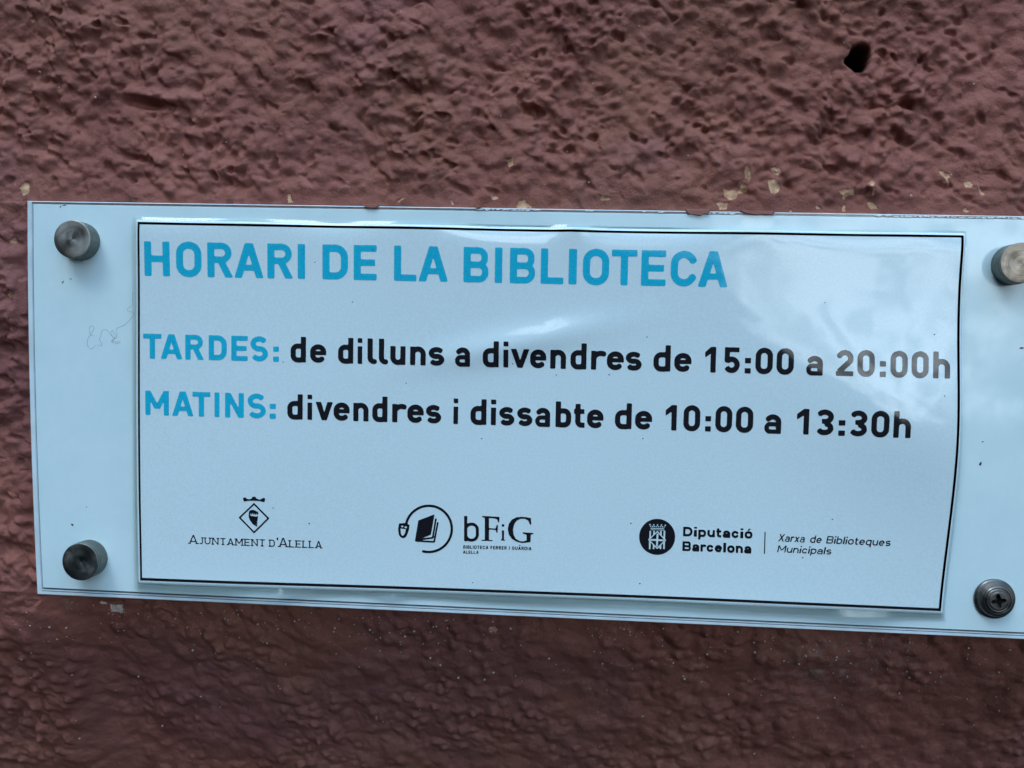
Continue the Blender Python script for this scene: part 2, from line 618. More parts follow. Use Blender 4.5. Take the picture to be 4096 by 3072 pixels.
# smoother, broader lumps under the sign
hB = 1.2 * perlin(mmx / 19, mmz / 16, 70) + 0.8 * perlin(wx / 8.5, wz / 7.8, 75) + 1.6 * domes(wx / 11, wz / 10.5, 71, 0.30, 0.75)
hB += (0.35 + patch) * 1.9 * domes(wx / 6.2, wz / 5.8, 72, 0.26, 0.56)
hB += (0.2 + 0.6 * patch) * domes(wx / 3.4, wz / 3.3, 73, 0.26, 0.56) + 0.20 * perlin(wx / 2.8, wz / 2.8, 74)
h += hA * (1 - below) + hB * below
for _ in range(3):                         # thick paint rounds everything off
    h[1:-1, 1:-1] = 0.4 * h[1:-1, 1:-1] + 0.15 * (h[:-2, 1:-1] + h[2:, 1:-1] + h[1:-1, :-2] + h[1:-1, 2:])
# pits and gouges
pit = sstep(0.28, 1.0, perlin(u / 8.0 + 4, v / 5.2, 30) + 0.35 * perlin(wx / 2.6, wz / 2.6, 31))
h -= rough_amt * (1 - 0.85 * below) * 2.6 * pit
pit2 = sstep(0.38, 1.0, perlin(u / 4.2 + 9, v / 3.0, 65)) * sstep(-0.15, 0.35, perlin(mmx / 18 + 2, mmz / 18, 66))
h -= rough_amt * (1 - 0.85 * below) * 1.3 * pit2
pin = sstep(0.46, 0.66, perlin(wx / 1.9 + 5, wz / 1.7, 33)) * sstep(0.0, 0.4, perlin(mmx / 14, mmz / 14, 34))
h -= 0.22 * pin * (1 - 0.5 * below)
# hair cracks running between lumps
ridge = np.abs(perlin(wx / 10 + 3, wz / 10, 36))
crk = (1 - sstep(0.0, 0.022, ridge)) * sstep(0.1, 0.4, perlin(mmx / 13 + 6, mmz / 13, 37)) * (1 - 0.7 * below)
h -= 0.35 * crk
# the gouge in the upper left and the lip over it
for (gxp, gyp, lx, ly, amp) in ((600, 415, 115, 17, 4.2), (700, 385, 130, 24, -1.6), (600, 372, 120, 22, -1.0),
                                (2760, 440, 60, 40, 2.4), (3640, 410, 40, 18, 1.5), (1000, 130, 60, 14, 1.6),
                                (1330, 140, 30, 15, 1.6), (1690, 360, 75, 35, 2.2), (1320, 130, 45, 25, -1.4)):
    q = ((PXX - gxp) * math.cos(0.16) + (PYY - gyp) * math.sin(0.16)) / lx
    r = (-(PXX - gxp) * math.sin(0.16) + (PYY - gyp) * math.cos(0.16)) / ly
    h -= amp * np.exp(-(q * q + r * r))
# overall profile (mm, + = away from the camera): swells out just above the sign, falls back below it
sgn = PYY - TOP(PXX)                       # photo pixels below the top edge
prof = np.where(sgn < 0, 2.6 + 5.5 * (1 - np.exp(sgn / 420.0)), 2.6)
prof = prof + 4.6 * sstep(-10, 1400, sgn)
leftq = sstep(300, 60, PXX)
bel = np.clip((PYY - BOT(PXX)) * 0.0875, 0, None)
prof = prof + 7.5 * sstep(-40, 30, PYY - BOT(PXX)) * (1 - leftq) + 0.50 * bel - 2.2 * np.exp(-((bel - 16) / 15.0) ** 2) * (bel > 0) * sstep(0, 10, bel)
leftw = sstep(150, 40, PXX) * sstep(900, 1100, PYY)
prof = prof - 1.2 * leftw
# where each wall point is seen in the photograph, now that its depth is known
dd = np.stack([X, prof / 1000, Z], -1) - CAM
den = dd @ AX_F
PX2 = PW / 2 + F_PX * (dd @ AX_R) / den
PY2 = PH / 2 + F_PX * (dd @ AX_D) / den
near_top = np.exp(-(np.clip(-sgn, 0, None) / 60.0) ** 2) * (sgn < 6)
h = h * (1 - 0.55 * near_top)
# behind the sign the wall is set back
inside = (PYY > TOP(PXX) + 8) & (PYY < BOT(PXX) - 12) & (PXX > LEFT(PYY) + 14) & (PXX < SIGN_R - 20)
Yw = prof - h
Yw = np.where(inside, np.maximum(Yw, 6.5), Yw)
nearedge = (PYY > TOP(PXX) - 14) & (PYY < BOT(PXX) + 25) & (PXX > LEFT(PYY) - 25) & (PXX < SIGN_R + 20)
Yw = np.where(nearedge, np.maximum(Yw, 0.9), Yw)

# drilled hole
hz = lambda q: [(3200 + a / 4.424, 100 + b / 4.424) for a, b in q]
HOLE = hz([(900, 400), (1000, 352), (1100, 345), (1185, 385), (1232, 460), (1225, 600), (1212, 690), (1150, 800), (1095, 858),
           (960, 872), (890, 850), (815, 770), (750, 700), (772, 600), (850, 545), (872, 470)])
sel = (np.abs(PX2 - 3420) < 160) & (np.abs(PY2 - 240) < 160)
hs = np.full_like(X, 99.0)
hs[sel] = sd_poly(PX2[sel], PY2[sel], HOLE) * 0.09 + 0.22 + 0.12 * perlin(mmx[sel] / 1.3, mmz[sel] / 1.3, 61)
Yw = Yw + 0.75 * (h - 2.4) * np.exp(-(np.clip(hs, 0, None) / 3.2) ** 2) * sel
Yw = Yw + 26 * sstep(0.3, -0.7, hs)
rim = np.exp(-(np.clip(hs, 0, None) / 1.6) ** 2) * sstep(330, 170, PY2) * sel
Yw = Yw + 0.8 * rim
holem = sstep(0.35, -0.1, hs)

# chipped paint
za = lambda q: [(2600 + a / 1.4786, 600 + b / 1.4786) for a, b in q]
zb = lambda q: [(1400 + a / 1.58, b / 1.58) for a, b in q]
zc = lambda q: [(a / 1.58, b / 1.58) for a, b in q]
zd = lambda q: [(a / 2.212, 750 + b / 2.212) for a, b in q]
ze = lambda q: [(100 + a / 3.318, 2000 + b / 3.318) for a, b in q]
CHIPS = [za(q) for q in (
    [(550, 100), (575, 90), (600, 130), (590, 200), (560, 165)], [(715, 105), (740, 95), (775, 125), (765, 150), (730, 140)],
    [(690, 180), (730, 170), (760, 205), (770, 240), (735, 265), (715, 260), (700, 225)],
    [(430, 215), (470, 235), (520, 240), (545, 195), (585, 210), (580, 240), (530, 260), (515, 290), (470, 300), (440, 275)],
    [(385, 310), (430, 305), (470, 310), (450, 355), (410, 355)],
    [(1105, 250), (1150, 232), (1190, 240), (1222, 270), (1160, 275), (1145, 300), (1130, 290), (1135, 272)],
    [(1130, 190), (1165, 205), (1155, 212)], [(1262, 195), (1310, 180), (1320, 200), (1285, 215)],
    [(1295, 230), (1310, 228), (1318, 270), (1295, 278)], [(1283, 305), (1320, 305), (1348, 350), (1310, 355), (1290, 340)],
    [(1520, 262), (1540, 255), (1553, 278), (1530, 278)],
    [(1700, 115), (1730, 135), (1775, 150), (1755, 175), (1772, 210), (1755, 215), (1740, 175), (1705, 150)],
    [(1850, 190), (1895, 185), (1900, 230), (1855, 225)], [(1915, 195), (1935, 210), (1972, 270), (1945, 275), (1930, 230)],
    [(970, 332), (1000, 335), (1030, 360), (985, 352)], [(1140, 320), (1155, 335), (1155, 368), (1128, 368)],
    [(820, 350), (835, 348), (838, 366), (822, 366)], [(1840, 340), (1860, 345), (1885, 372), (1850, 368)])]
CHIPS += [zb(q) for q in (
    [(985, 1010), (1030, 1008), (1043, 1045), (1005, 1065)], [(1060, 1265), (1100, 1260), (1150, 1310), (1105, 1320), (1050, 1315)],
    [(880, 1240), (920, 1235), (962, 1258), (900, 1265)], [(630, 1265), (650, 1270), (665, 1298), (645, 1300)],
    [(1555, 1225), (1575, 1240), (1650, 1250), (1640, 1270), (1580, 1268)], [(1575, 1165), (1592, 1190), (1580, 1195)],
    [(515, 1245), (533, 1250), (528, 1270)], [(300, 1155), (330, 1150), (318, 1172)], [(290, 1265), (355, 1250), (310, 1285)],
    [(635, 1105), (648, 1103), (640, 1125)])]
CHIPS += [zc(q) for q in ([(1815, 1225), (1835, 1228), (1855, 1280), (1820, 1285)],
                          [(125, 1190), (160, 1150), (195, 1155), (190, 1225), (150, 1240)], [(200, 120), (250, 130), (240, 150), (205, 145)])]
CHIPS += [zd(q) for q in ([(95, 460), (155, 430), (150, 500), (95, 490)], [(90, 940), (130, 890), (160, 960), (100, 1000)])]
CHIPS += [[(1950, 2512), (1975, 2503), (1998, 2520), (1985, 2532), (1955, 2530)], [(1506, 2852), (1515, 2850), (1515, 2878), (1503, 2876)]]
WCHIPS = [ze(q) for q in ([(1120, 1395), (1300, 1390), (1285, 1430), (1305, 1470), (1290, 1515), (1180, 1495), (1125, 1505), (1115, 1440)],
                          [(1000, 1335), (1030, 1328), (1080, 1375), (1070, 1398), (985, 1365)])]
chip = np.full(X.shape, -5.0)
white = np.zeros(X.shape)
for q, wh in [(c, 0) for c in CHIPS] + [(c, 1) for c in WCHIPS]:
    a = np.array(q)
    (x0, y0), (x1, y1) = a.min(0) - 60, a.max(0) + 60
    s_ = (PX2 > x0) & (PX2 < x1) & (PY2 > y0) & (PY2 < y1)
    d = -sd_poly(PX2[s_], PY2[s_], q) * 0.088 - 0.12
    if wh:
        white[s_] = np.where(d > -1.5, 1.0, white[s_])
    chip[s_] = np.maximum(chip[s_], d)
Yw = Yw + 0.45 * sstep(-0.15, 0.2, chip)
bloom = (np.exp(-((PX2 - 3290) / 170) ** 2 - ((PY2 - 2690) / 130) ** 2) + 0.8 * np.exp(-((PX2 - 3520) / 160) ** 2 - ((PY2 - 2570) / 35) ** 2)
         + 0.7 * np.exp(-((PX2 - 300) / 60) ** 2 - ((PY2 - 2405) / 25) ** 2) + 0.4 * np.exp(-((PX2 - 3560) / 120) ** 2 - ((PY2 - 2660) / 90) ** 2)
         + 0.35 * np.exp(-((PX2 - 2750) / 140) ** 2 - ((PY2 - 2930) / 90) ** 2))

# thick paint sags: lumps hang a little over the hollows beneath them
blur = h.copy()
for _ in range(10):
    blur[1:-1, 1:-1] = (blur[:-2, 1:-1] + blur[2:, 1:-1] + blur[1:-1, :-2] + blur[1:-1, 2:]) / 4
hb = h.copy()
hb[1:-1, 1:-1] = (h[:-2, 1:-1] + h[2:, 1:-1] + h[1:-1, :-2] + h[1:-1, 2:]) / 4
sag = np.clip(h - 1.6, 0, 3.5) * 0.26 * (1 - 0.4 * below)
sag = np.where(nearedge | (hs < 3), 0, sag)
fade = sstep(0.86, 0.3, np.abs(X)) * sstep(0.86, 0.3, np.abs(Z))
me = grid_mesh('stucco_wall', X, Yw / 1000, Z - sag * fade / 1000)
for nm, arr in (('chip', chip), ('chip_white', white), ('hole', holem), ('bloom', bloom)):
    a = me.attributes.new(nm, 'FLOAT', 'POINT')
    a.data.foreach_set('value', arr.ravel().astype(np.float32))
wall = link('stucco_wall', me, M_WALL)
tag(wall, 'rough reddish brown painted stucco wall with cream chips, behind the white sign', 'wall')


def wall_y(px, py):
    y = 0.003
    for _ in range(8):
        p = at(px, py, y)
        i = np.clip(np.searchsorted(gx, p[0]), 1, len(gx) - 1)
        j = np.clip(np.searchsorted(gz, p[2]), 1, len(gz) - 1)
        y = 0.5 * y + 0.5 * Yw[j, i] / 1000
    return y


# spatters of white paint under the sign (one part of the wall)
vs, fs = [], []
for k in range(360):
    while True:
        px = random.uniform(60, 4060)
        t_ = random.expovariate(1 / 130.0)
        py = BOT(px) + 22 + t_
        if py < 3060:
            break
    if k > 325:
        px, py = random.uniform(0, 4096), random.uniform(20, 780)
    y = wall_y(px, py)
    p = at(px, py, y)
    r = random.choice((0.12, 0.14, 0.17, 0.17, 0.2, 0.26, 0.34)) / 1000
    b0 = len(vs)
    for a in range(7):
        an = a / 7 * 2 * math.pi
        rr = r * random.uniform(0.75, 1.2)
        vs.append((p[0] + rr * math.cos(an), y - 0.00010, p[2] + rr * math.sin(an)))
    for a in range(7):
        an = a / 7 * 2 * math.pi
        vs.append((p[0] + 1.3 * r * math.cos(an), y + 0.0003, p[2] + 1.3 * r * math.sin(an)))
    vs.append((p[0], y - 0.00022, p[2]))
    for a in range(7):
        fs.append((b0 + a, b0 + (a + 1) % 7, b0 + 14))
        fs.append((b0 + 7 + a, b0 + 7 + (a + 1) % 7, b0 + (a + 1) % 7, b0 + a))
o = link('paint_spatter', mesh('paint_spatter', vs, fs), M_SPECK, wall, True)
o['kind'] = 'stuff'

# ------------------------------------------------------------------ the acrylic sign
pc = at(2250, 1650, 0.0)
sign = empty('acrylic_sign', (pc[0], 0.004, pc[2]), 'long white acrylic sign plate with clear edges, fixed to the brown stucco wall', 'sign')


def loft(rings, closed=True):
    """quads between successive equal-length rings of points"""
    n = len(rings[0])
    v = [p for r in rings for p in r]
    f = []
    for a in range(len(rings) - 1):
        for k in range(n if closed else n - 1):
            k2 = (k + 1) % n
            f.append((a * n + k, a * n + k2, (a + 1) * n + k2, (a + 1) * n + k))
    return v, f


def outline(l, t, b, r):
    """inset outline in world XZ; insets in photo pixels from left, top, bottom"""
    pts = []
    for py in np.linspace(0, 1, 13):
        yy = TOP(107) + t + (BOT(147) - b - TOP(107) - t) * py
        pts.append((LEFT(yy) + l, yy))
    for s_ in np.linspace(0.0, 1, 9)[1:]:
        x = pts[12][0] + (SIGN_R - r - pts[12][0]) * s_
        pts.append((x, BOT(x) - b))
    xl = pts[0][0]
    for s_ in np.linspace(1, 0, 9)[:-1]:
        x = xl + (SIGN_R - r - xl) * s_
        pts.append((x, TOP(x) + t))
    # the first left point is already the top-left corner
    return [tuple(at(px, py, 0.0)[[0, 2]]) for px, py in pts]


def slab_ring(ins_out, ins_in, y_front, y_back, cham=0.00035):
    o_, i_ = outline(*ins_out), outline(*ins_in)
    oc = outline(*(v + cham * 9000 if k < 3 else v for k, v in enumerate(ins_out)))
    rings = [[(a, y_back, b) for a, b in i_], [(a, y_front, b) for a, b in i_], [(a, y_front, b) for a, b in oc],
             [(a, y_front + cham, b) for a, b in o_], [(a, y_back, b) for a, b in o_]]
    return loft(rings)


def slab(ins, y_front, y_back, cham=0.0002):
    o_ = outline(*ins)
    oc = outline(*(v + cham * 9000 if k < 3 else v for k, v in enumerate(ins)))
    v, f = loft([[(a, y_back, b) for a, b in o_], [(a, y_front + cham, b) for a, b in o_], [(a, y_front, b) for a, b in oc]])
    n = len(o_)
    f.append(tuple(range(2 * n, 3 * n)))
    f.append(tuple(range(n - 1, -1, -1)))
    return v, f


v, f = slab((25, 13, 27, 25), 0.0, 0.0038)
link('face_panel', mesh('face_panel', v, f), M_PANEL, sign)
v, f = slab_ring((0, 0, 0, 0), (20, 4.5, 13, 20), 0.00002, 0.0039)
link('clear_edge', mesh('clear_edge', v, f), M_EDGE, sign)
# thin bright line inside the bottom and left edge (refracted lower edge)
v, f = slab_ring((20.6, 11.5, 16.2, 21), (22.4, 12.2, 20.6, 23), 0.0001, 0.0039, 0.00004)
link('inner_edge', mesh('inner_edge', v, f), M_EDGE, sign)
v, f = slab_ring((19.0, 4.0, 12.6, 19), (26, 13.2, 28, 27), 0.0011, 0.0037, 0.00001)
link('edge_seam', mesh('edge_seam', v, f), M_SEAM, sign)
# top edge seen through the acrylic: brown
pts = np.linspace(112, SIGN_R - 30, 80)
rings = []
for px in pts:
    a, b = at(px, TOP(px) + 5.2), at(px, TOP(px) + 11.2)
    rings.append([(a[0], 0.0011, a[2]), (a[0], 0.0001, a[2]), (b[0], 0.0001, b[2]), (b[0], 0.0011, b[2])])
v, f = loft(rings, False)
link('top_edge_line', mesh('top_edge_line', v, f), M_BROWN, sign)
# ragged scraped paint along the top edge, right half
vs, fs = [], []
px = 1905.0
while px < 4180:
    L = random.uniform(8, 38)
    if px < 2110 or 2830 < px < 2945 or px > 3480 or random.random() < 0.12:
        hh = random.uniform(4, 8) if px > 3480 else random.uniform(2, 6)
        y0 = TOP(px) + (8 if px > 3480 else 6.5) + random.uniform(-1.0, 1.5)
        top = [(px + L * s_, y0 - random.uniform(0, 2.5) * (0 < s_ < 1)) for s_ in np.linspace(0, 1, 6)]
        bot = [(px + L * s_, y0 + hh * (0.25 + random.random() * 0.75) * math.sin(math.pi * (0.08 + 0.84 * s_)) ** 0.5) for s_ in np.linspace(1, 0, 6)]
        q = [at(a, b) for a, b in top + bot]
        vs = [(p[0], -0.00012, p[2]) for p in q] + [(p[0], 0.00005, p[2]) for p in q]
        fs = [tuple(range(12))] + [(k, (k + 1) % 12, 12 + (k + 1) % 12, 12 + k) for k in range(12)]
        link('edge_scrape', mesh('edge_scrape', vs, fs), M_SCUFF, sign)
    px += L + random.uniform(1, 9)
# wall paint lapping over the top edge of the sign: part of the wall
LAPS = [[(2742, 838), (2842, 838), (2836, 855), (2815, 857), (2800, 864), (2780, 861), (2768, 857), (2755, 858), (2746, 850)],
        [(2960, 842), (3100, 845), (3092, 858), (3070, 860), (3050, 856), (3022, 861), (2998, 857), (2976, 853)],
        [(1455, 818), (1515, 820), (1510, 831), (1492, 833), (1478, 832), (1460, 829)],
        [(1900, 820), (1925, 822), (1918, 834), (1905, 833)]]
for q in LAPS:
    q = np.array(q, float)
    rings = []
    c = q.mean(0)
    for s_, y in ((1.0, 0.0012), (1.0, -0.0002), (0.93, -0.00055), (0.8, -0.0007)):
        pp = c + (q - c) * np.array([s_ if s_ == 1 else 1 - (1 - s_) * 0.4, s_])
        w_ = at(pp[:, 0], pp[:, 1])
        rings.append([(p[0], y, p[2]) for p in w_])
    v, f = loft(rings)
    n = len(q)
    f.append(tuple(range(3 * n, 4 * n)))
    link('paint_lap', mesh('paint_lap', v, f), M_OVER, wall, False)

# ------------------------------------------------------------------ the laminated notice
B_TOP = np.array([(553, 888), (853, 894), (1200, 899), (1800, 909.5), (2000, 914), (2400, 920), (3000, 929), (3858, 940)], float)
B_BOT = np.array([(560, 2322), (900, 2331), (1400, 2353), (1580, 2358), (2000, 2370), (2400, 2386), (2800, 2404), (3300, 2424), (3766, 2446)], float)
B_LEFT = np.array([(553, 888), (552, 1150), (549, 1400), (549, 1750), (553, 2000), (560, 2322)], float)
B_RIGHT = np.array([(3858, 940), (3846, 1120), (3835, 1300), (3835, 1480), (3832, 1650), (3825, 1800), (3811, 2000), (3790, 2220), (3766, 2446)], float)


def _fit(q, ax, deg):
    t_ = (q[:, ax] - q[0, ax]) / (q[-1, ax] - q[0, ax])
    ch = q[0] + t_[:, None] * (q[-1] - q[0])
    e = (q - ch)[:, 1 - ax]
    A = np.stack([t_ * (1 - t_) * t_ ** k for k in range(deg)], -1)
    co = np.linalg.lstsq(A, e, rcond=None)[0]
    return lambda s_: (q[0] + s_[..., None] * (q[-1] - q[0])) + (
        sum(co[k] * s_ * (1 - s_) * s_ ** k for k in range(deg)))[..., None] * (np.array([0, 1]) if ax == 0 else np.array([1, 0]))


fT, fB, fL, fR = _fit(B_TOP, 0, 2), _fit(B_BOT, 0, 3), _fit(B_LEFT, 1, 2), _fit(B_RIGHT, 1, 4)


def coons(s_, t_):
    """sheet coordinates (0..1, down) inside the printed border -> photo pixels"""
    s_, t_ = np.broadcast_arrays(np.asarray(s_, float), np.asarray(t_, float))
    S_, T_ = s_[..., None], t_[..., None]
    c00, c10, c01, c11 = B_TOP[0], B_TOP[-1], B_BOT[0], B_BOT[-1]
    return ((1 - T_) * fT(s_) + T_ * fB(s_) + (1 - S_) * fL(t_) + S_ * fR(t_)
            - ((1 - S_) * (1 - T_) * c00 + S_ * (1 - T_) * c10 + (1 - S_) * T_ * c01 + S_ * T_ * c11))


_pp = at(np.array([553, 3858, 560, 3766]), np.array([888, 940, 2322, 2446]))
SX0, SX1, SZ1, SZ0 = _pp[0, 0], _pp[1, 0], _pp[0, 2], _pp[2, 2]


def sheet_h(x, z):
    """height (m) of the wavy laminated sheet above the sign face"""
    a, b = (x - SX0) * 1000, (z - SZ0) * 1000              # mm from lower left
    W_, H_ = (SX1 - SX0) * 1000, (SZ1 - SZ0) * 1000
    zt = SZ1 + (_pp[1, 2] - SZ1) * (a / W_)
    d = (zt - z) * 1000                                     # mm below the top border
    hh = 0.85 + 0.30 * np.sin(a / 41.0 + 0.6) * np.sin(b / 47.0 + 0.4) + 0.16 * np.sin(a / 17.0 - b / 30.0)
    # rolled-back top edge, uneven along its length
    k = 0.62 + 0.30 * np.sin(a / 23.0 + 1.1) + 0.18 * np.sin(a / 9.0)
    k = k * (0.35 + 0.65 * sstep(35, 75, a)) * (1 - 0.85 * np.exp(-((a - 152) / 6.0) ** 2))
    hh = hh + 1.3 * np.exp(-np.clip(d, 0, None) / 16.0)
    hh = hh - np.clip(k, 0.05, None) * 3.6 * np.exp(-np.clip(d + 1.6, 0, None) / 2.9)
    # swelling on the right and a small buckle in the middle that catch the sky
    hh = hh + 2.1 * np.exp(-((a - 262) / 34.0) ** 2 - ((b - 66 + 0.25 * (a - 262)) / 26.0) ** 2)
    t1 = ((a - 132) * math.cos(0.22) + (b - 86.5) * math.sin(0.22)) / 29.0
    t2 = (-(a - 132) * math.sin(0.22) + (b - 86.5) * math.cos(0.22)) / 5.2
    hh = hh + 1.02 * np.exp(-t1 * t1 - t2 * t2)
    hh = hh + 0.5 * np.exp(-np.clip(b, 0, None) / 6.0) * (0.6 + 0.4 * np.sin(a / 26.0))   # bottom edge stands off
    return np.clip(hh, 0.2, None) / 1000


def sheet_n(x, z):
    e = 2e-5
    gx_ = (sheet_h(x + e, z) - sheet_h(x - e, z)) / (2 * e)
    gz_ = (sheet_h(x, z + e) - sheet_h(x, z - e)) / (2 * e)
    n = np.stack([-gx_, -np.ones_like(gx_), -gz_], -1)
    return n / np.linalg.norm(n, axis=-1, keepdims=True)


pcn = at(2200, 1650, -0.001)
notice = empty('library_notice', (pcn[0], 0.0, pcn[2]),
               'laminated white notice with blue heading and black opening hours, fixed on the sign plate', 'notice')


def set_normals(me, x, z):
    me.polygons.foreach_set('use_smooth', [True] * len(me.polygons))
    me.normals_split_custom_set_from_vertices([tuple(n) for n in sheet_n(x, z)])


LIFT = 0.00006


def ink(name, shapes, mat, label=None):
    """shapes: (verts in photo pixels, faces) -> one printed part lying on the sheet"""
    vv, ff, n = [], [], 0
    for p, fc in shapes:
        if len(p) == 0:
            continue
        vv.append(p)
        ff += [tuple(k + n for k in q) for q in fc]
        n += len(p)
    q = np.concatenate(vv)
    w_ = at(q[:, 0], q[:, 1], -0.0014)
    hh = sheet_h(w_[:, 0], w_[:, 2])
    me = mesh(name, np.stack([w_[:, 0], -hh - LIFT, w_[:, 2]], -1), ff)
    me.update()
    # face the camera
    if len(me.polygons) and sum(p.normal[1] * p.area for p in me.polygons) > 0:
        me.flip_normals()
    o = link(name, me, mat, notice)
    set_normals(me, w_[:, 0], w_[:, 2])
    if label:
        o['label'] = label
    return o


# paper: border box plus a narrow white margin; film: a clear margin round it
s_ = np.concatenate([[-0.0024], np.linspace(0, 1, 280), [1.0022]])
t_ = np.concatenate([[-0.0065], np.linspace(0, 1, 150), [1.010]])
Sg, Tg = np.meshgrid(s_, t_)
P = coons(np.clip(Sg, 0, 1), np.clip(Tg, 0, 1))
P[..., 0] += np.where(Sg < 0, Sg * 3307, np.where(Sg > 1, (Sg - 1) * 3307, 0))
P[..., 1] += np.where(Tg < 0, Tg * 1432, np.where(Tg > 1, (Tg - 1) * 1500, 0))
Wp = at(P[..., 0], P[..., 1], -0.0014)
Hp = sheet_h(Wp[..., 0], Wp[..., 2])
me = grid_mesh('paper_sheet', Wp[..., 0], -Hp, Wp[..., 2])
if me.polygons[0].normal[1] > 0:
    me.flip_normals()
paper = link('paper_sheet', me, M_PAPER, notice)
set_normals(me, Wp[..., 0].ravel(), Wp[..., 2].ravel())
sol = paper.modifiers.new('thickness', 'SOLIDIFY')
sol.thickness, sol.offset = 0.00016, -1.0

# clear film margin
rows = []
edge_st = ([(a, 0.0) for a in np.linspace(0, 1, 160)] + [(1.0, b) for b in np.linspace(0, 1, 90)[1:]]
           + [(a, 1.0) for a in np.linspace(1, 0, 160)[1:]] + [(0.0, b) for b in np.linspace(1, 0, 90)[1:-1]])
for kf in (0.3, 0.65, 1.0):
    r_ = []
    for a, b in edge_st:
        p = coons(np.array(a), np.array(b))
        ox = -24 * kf if a == 0 else (14 * kf if a == 1 else 0)
        oy = -21 * kf if b == 0 else ((34 + 5 * math.sin(a * 17)) * kf if b == 1 else 0)
        if b == 1 and a == 1:
            ox = 18 * kf
        q = at(p[0] + ox, p[1] + oy, -0.0014)
        lift = 0.0 if b != 1 else kf * (0.0003 * math.sin(a * 11 + 1.0) + 0.0016 * (math.exp(-((a - 0.15) / 0.04) ** 2) + 0.7 * math.exp(-((a - 0.31) / 0.02) ** 2) + 0.6 * math.exp(-((a - 0.9) / 0.05) ** 2)))
        r_.append((q[0], -float(sheet_h(q[0], q[2])) - lift + 0.00004 + 0.0003 * (kf - 0.3) * (b == 0), q[2]))
    rows.append(r_)
v, f = loft(rows)
me = mesh('film_margin', v, f)
fl = link('film_margin', me, M_FILM, notice, True)



# ---- printed border
def strip(fn, n, wd, ax):
    ss = np.linspace(0, 1, n)
    p = fn(ss)
    q = p.copy()
    q[:, 1 if ax == 0 else 0] += wd
    pts = np.concatenate([p, q])
    return pts, [(k, k + 1, n + k + 1, n + k) for k in range(n - 1)]


bx = [strip(fT, 200, 9.5, 0), strip(fB, 200, -11.0, 0), strip(lambda s: fL(0.0062 + s * 0.987), 110, 8.0, 1), strip(lambda s: fR(0.0062 + s * 0.987), 110, -10.0, 1)]
ink('border_line', bx, M_BLACK)


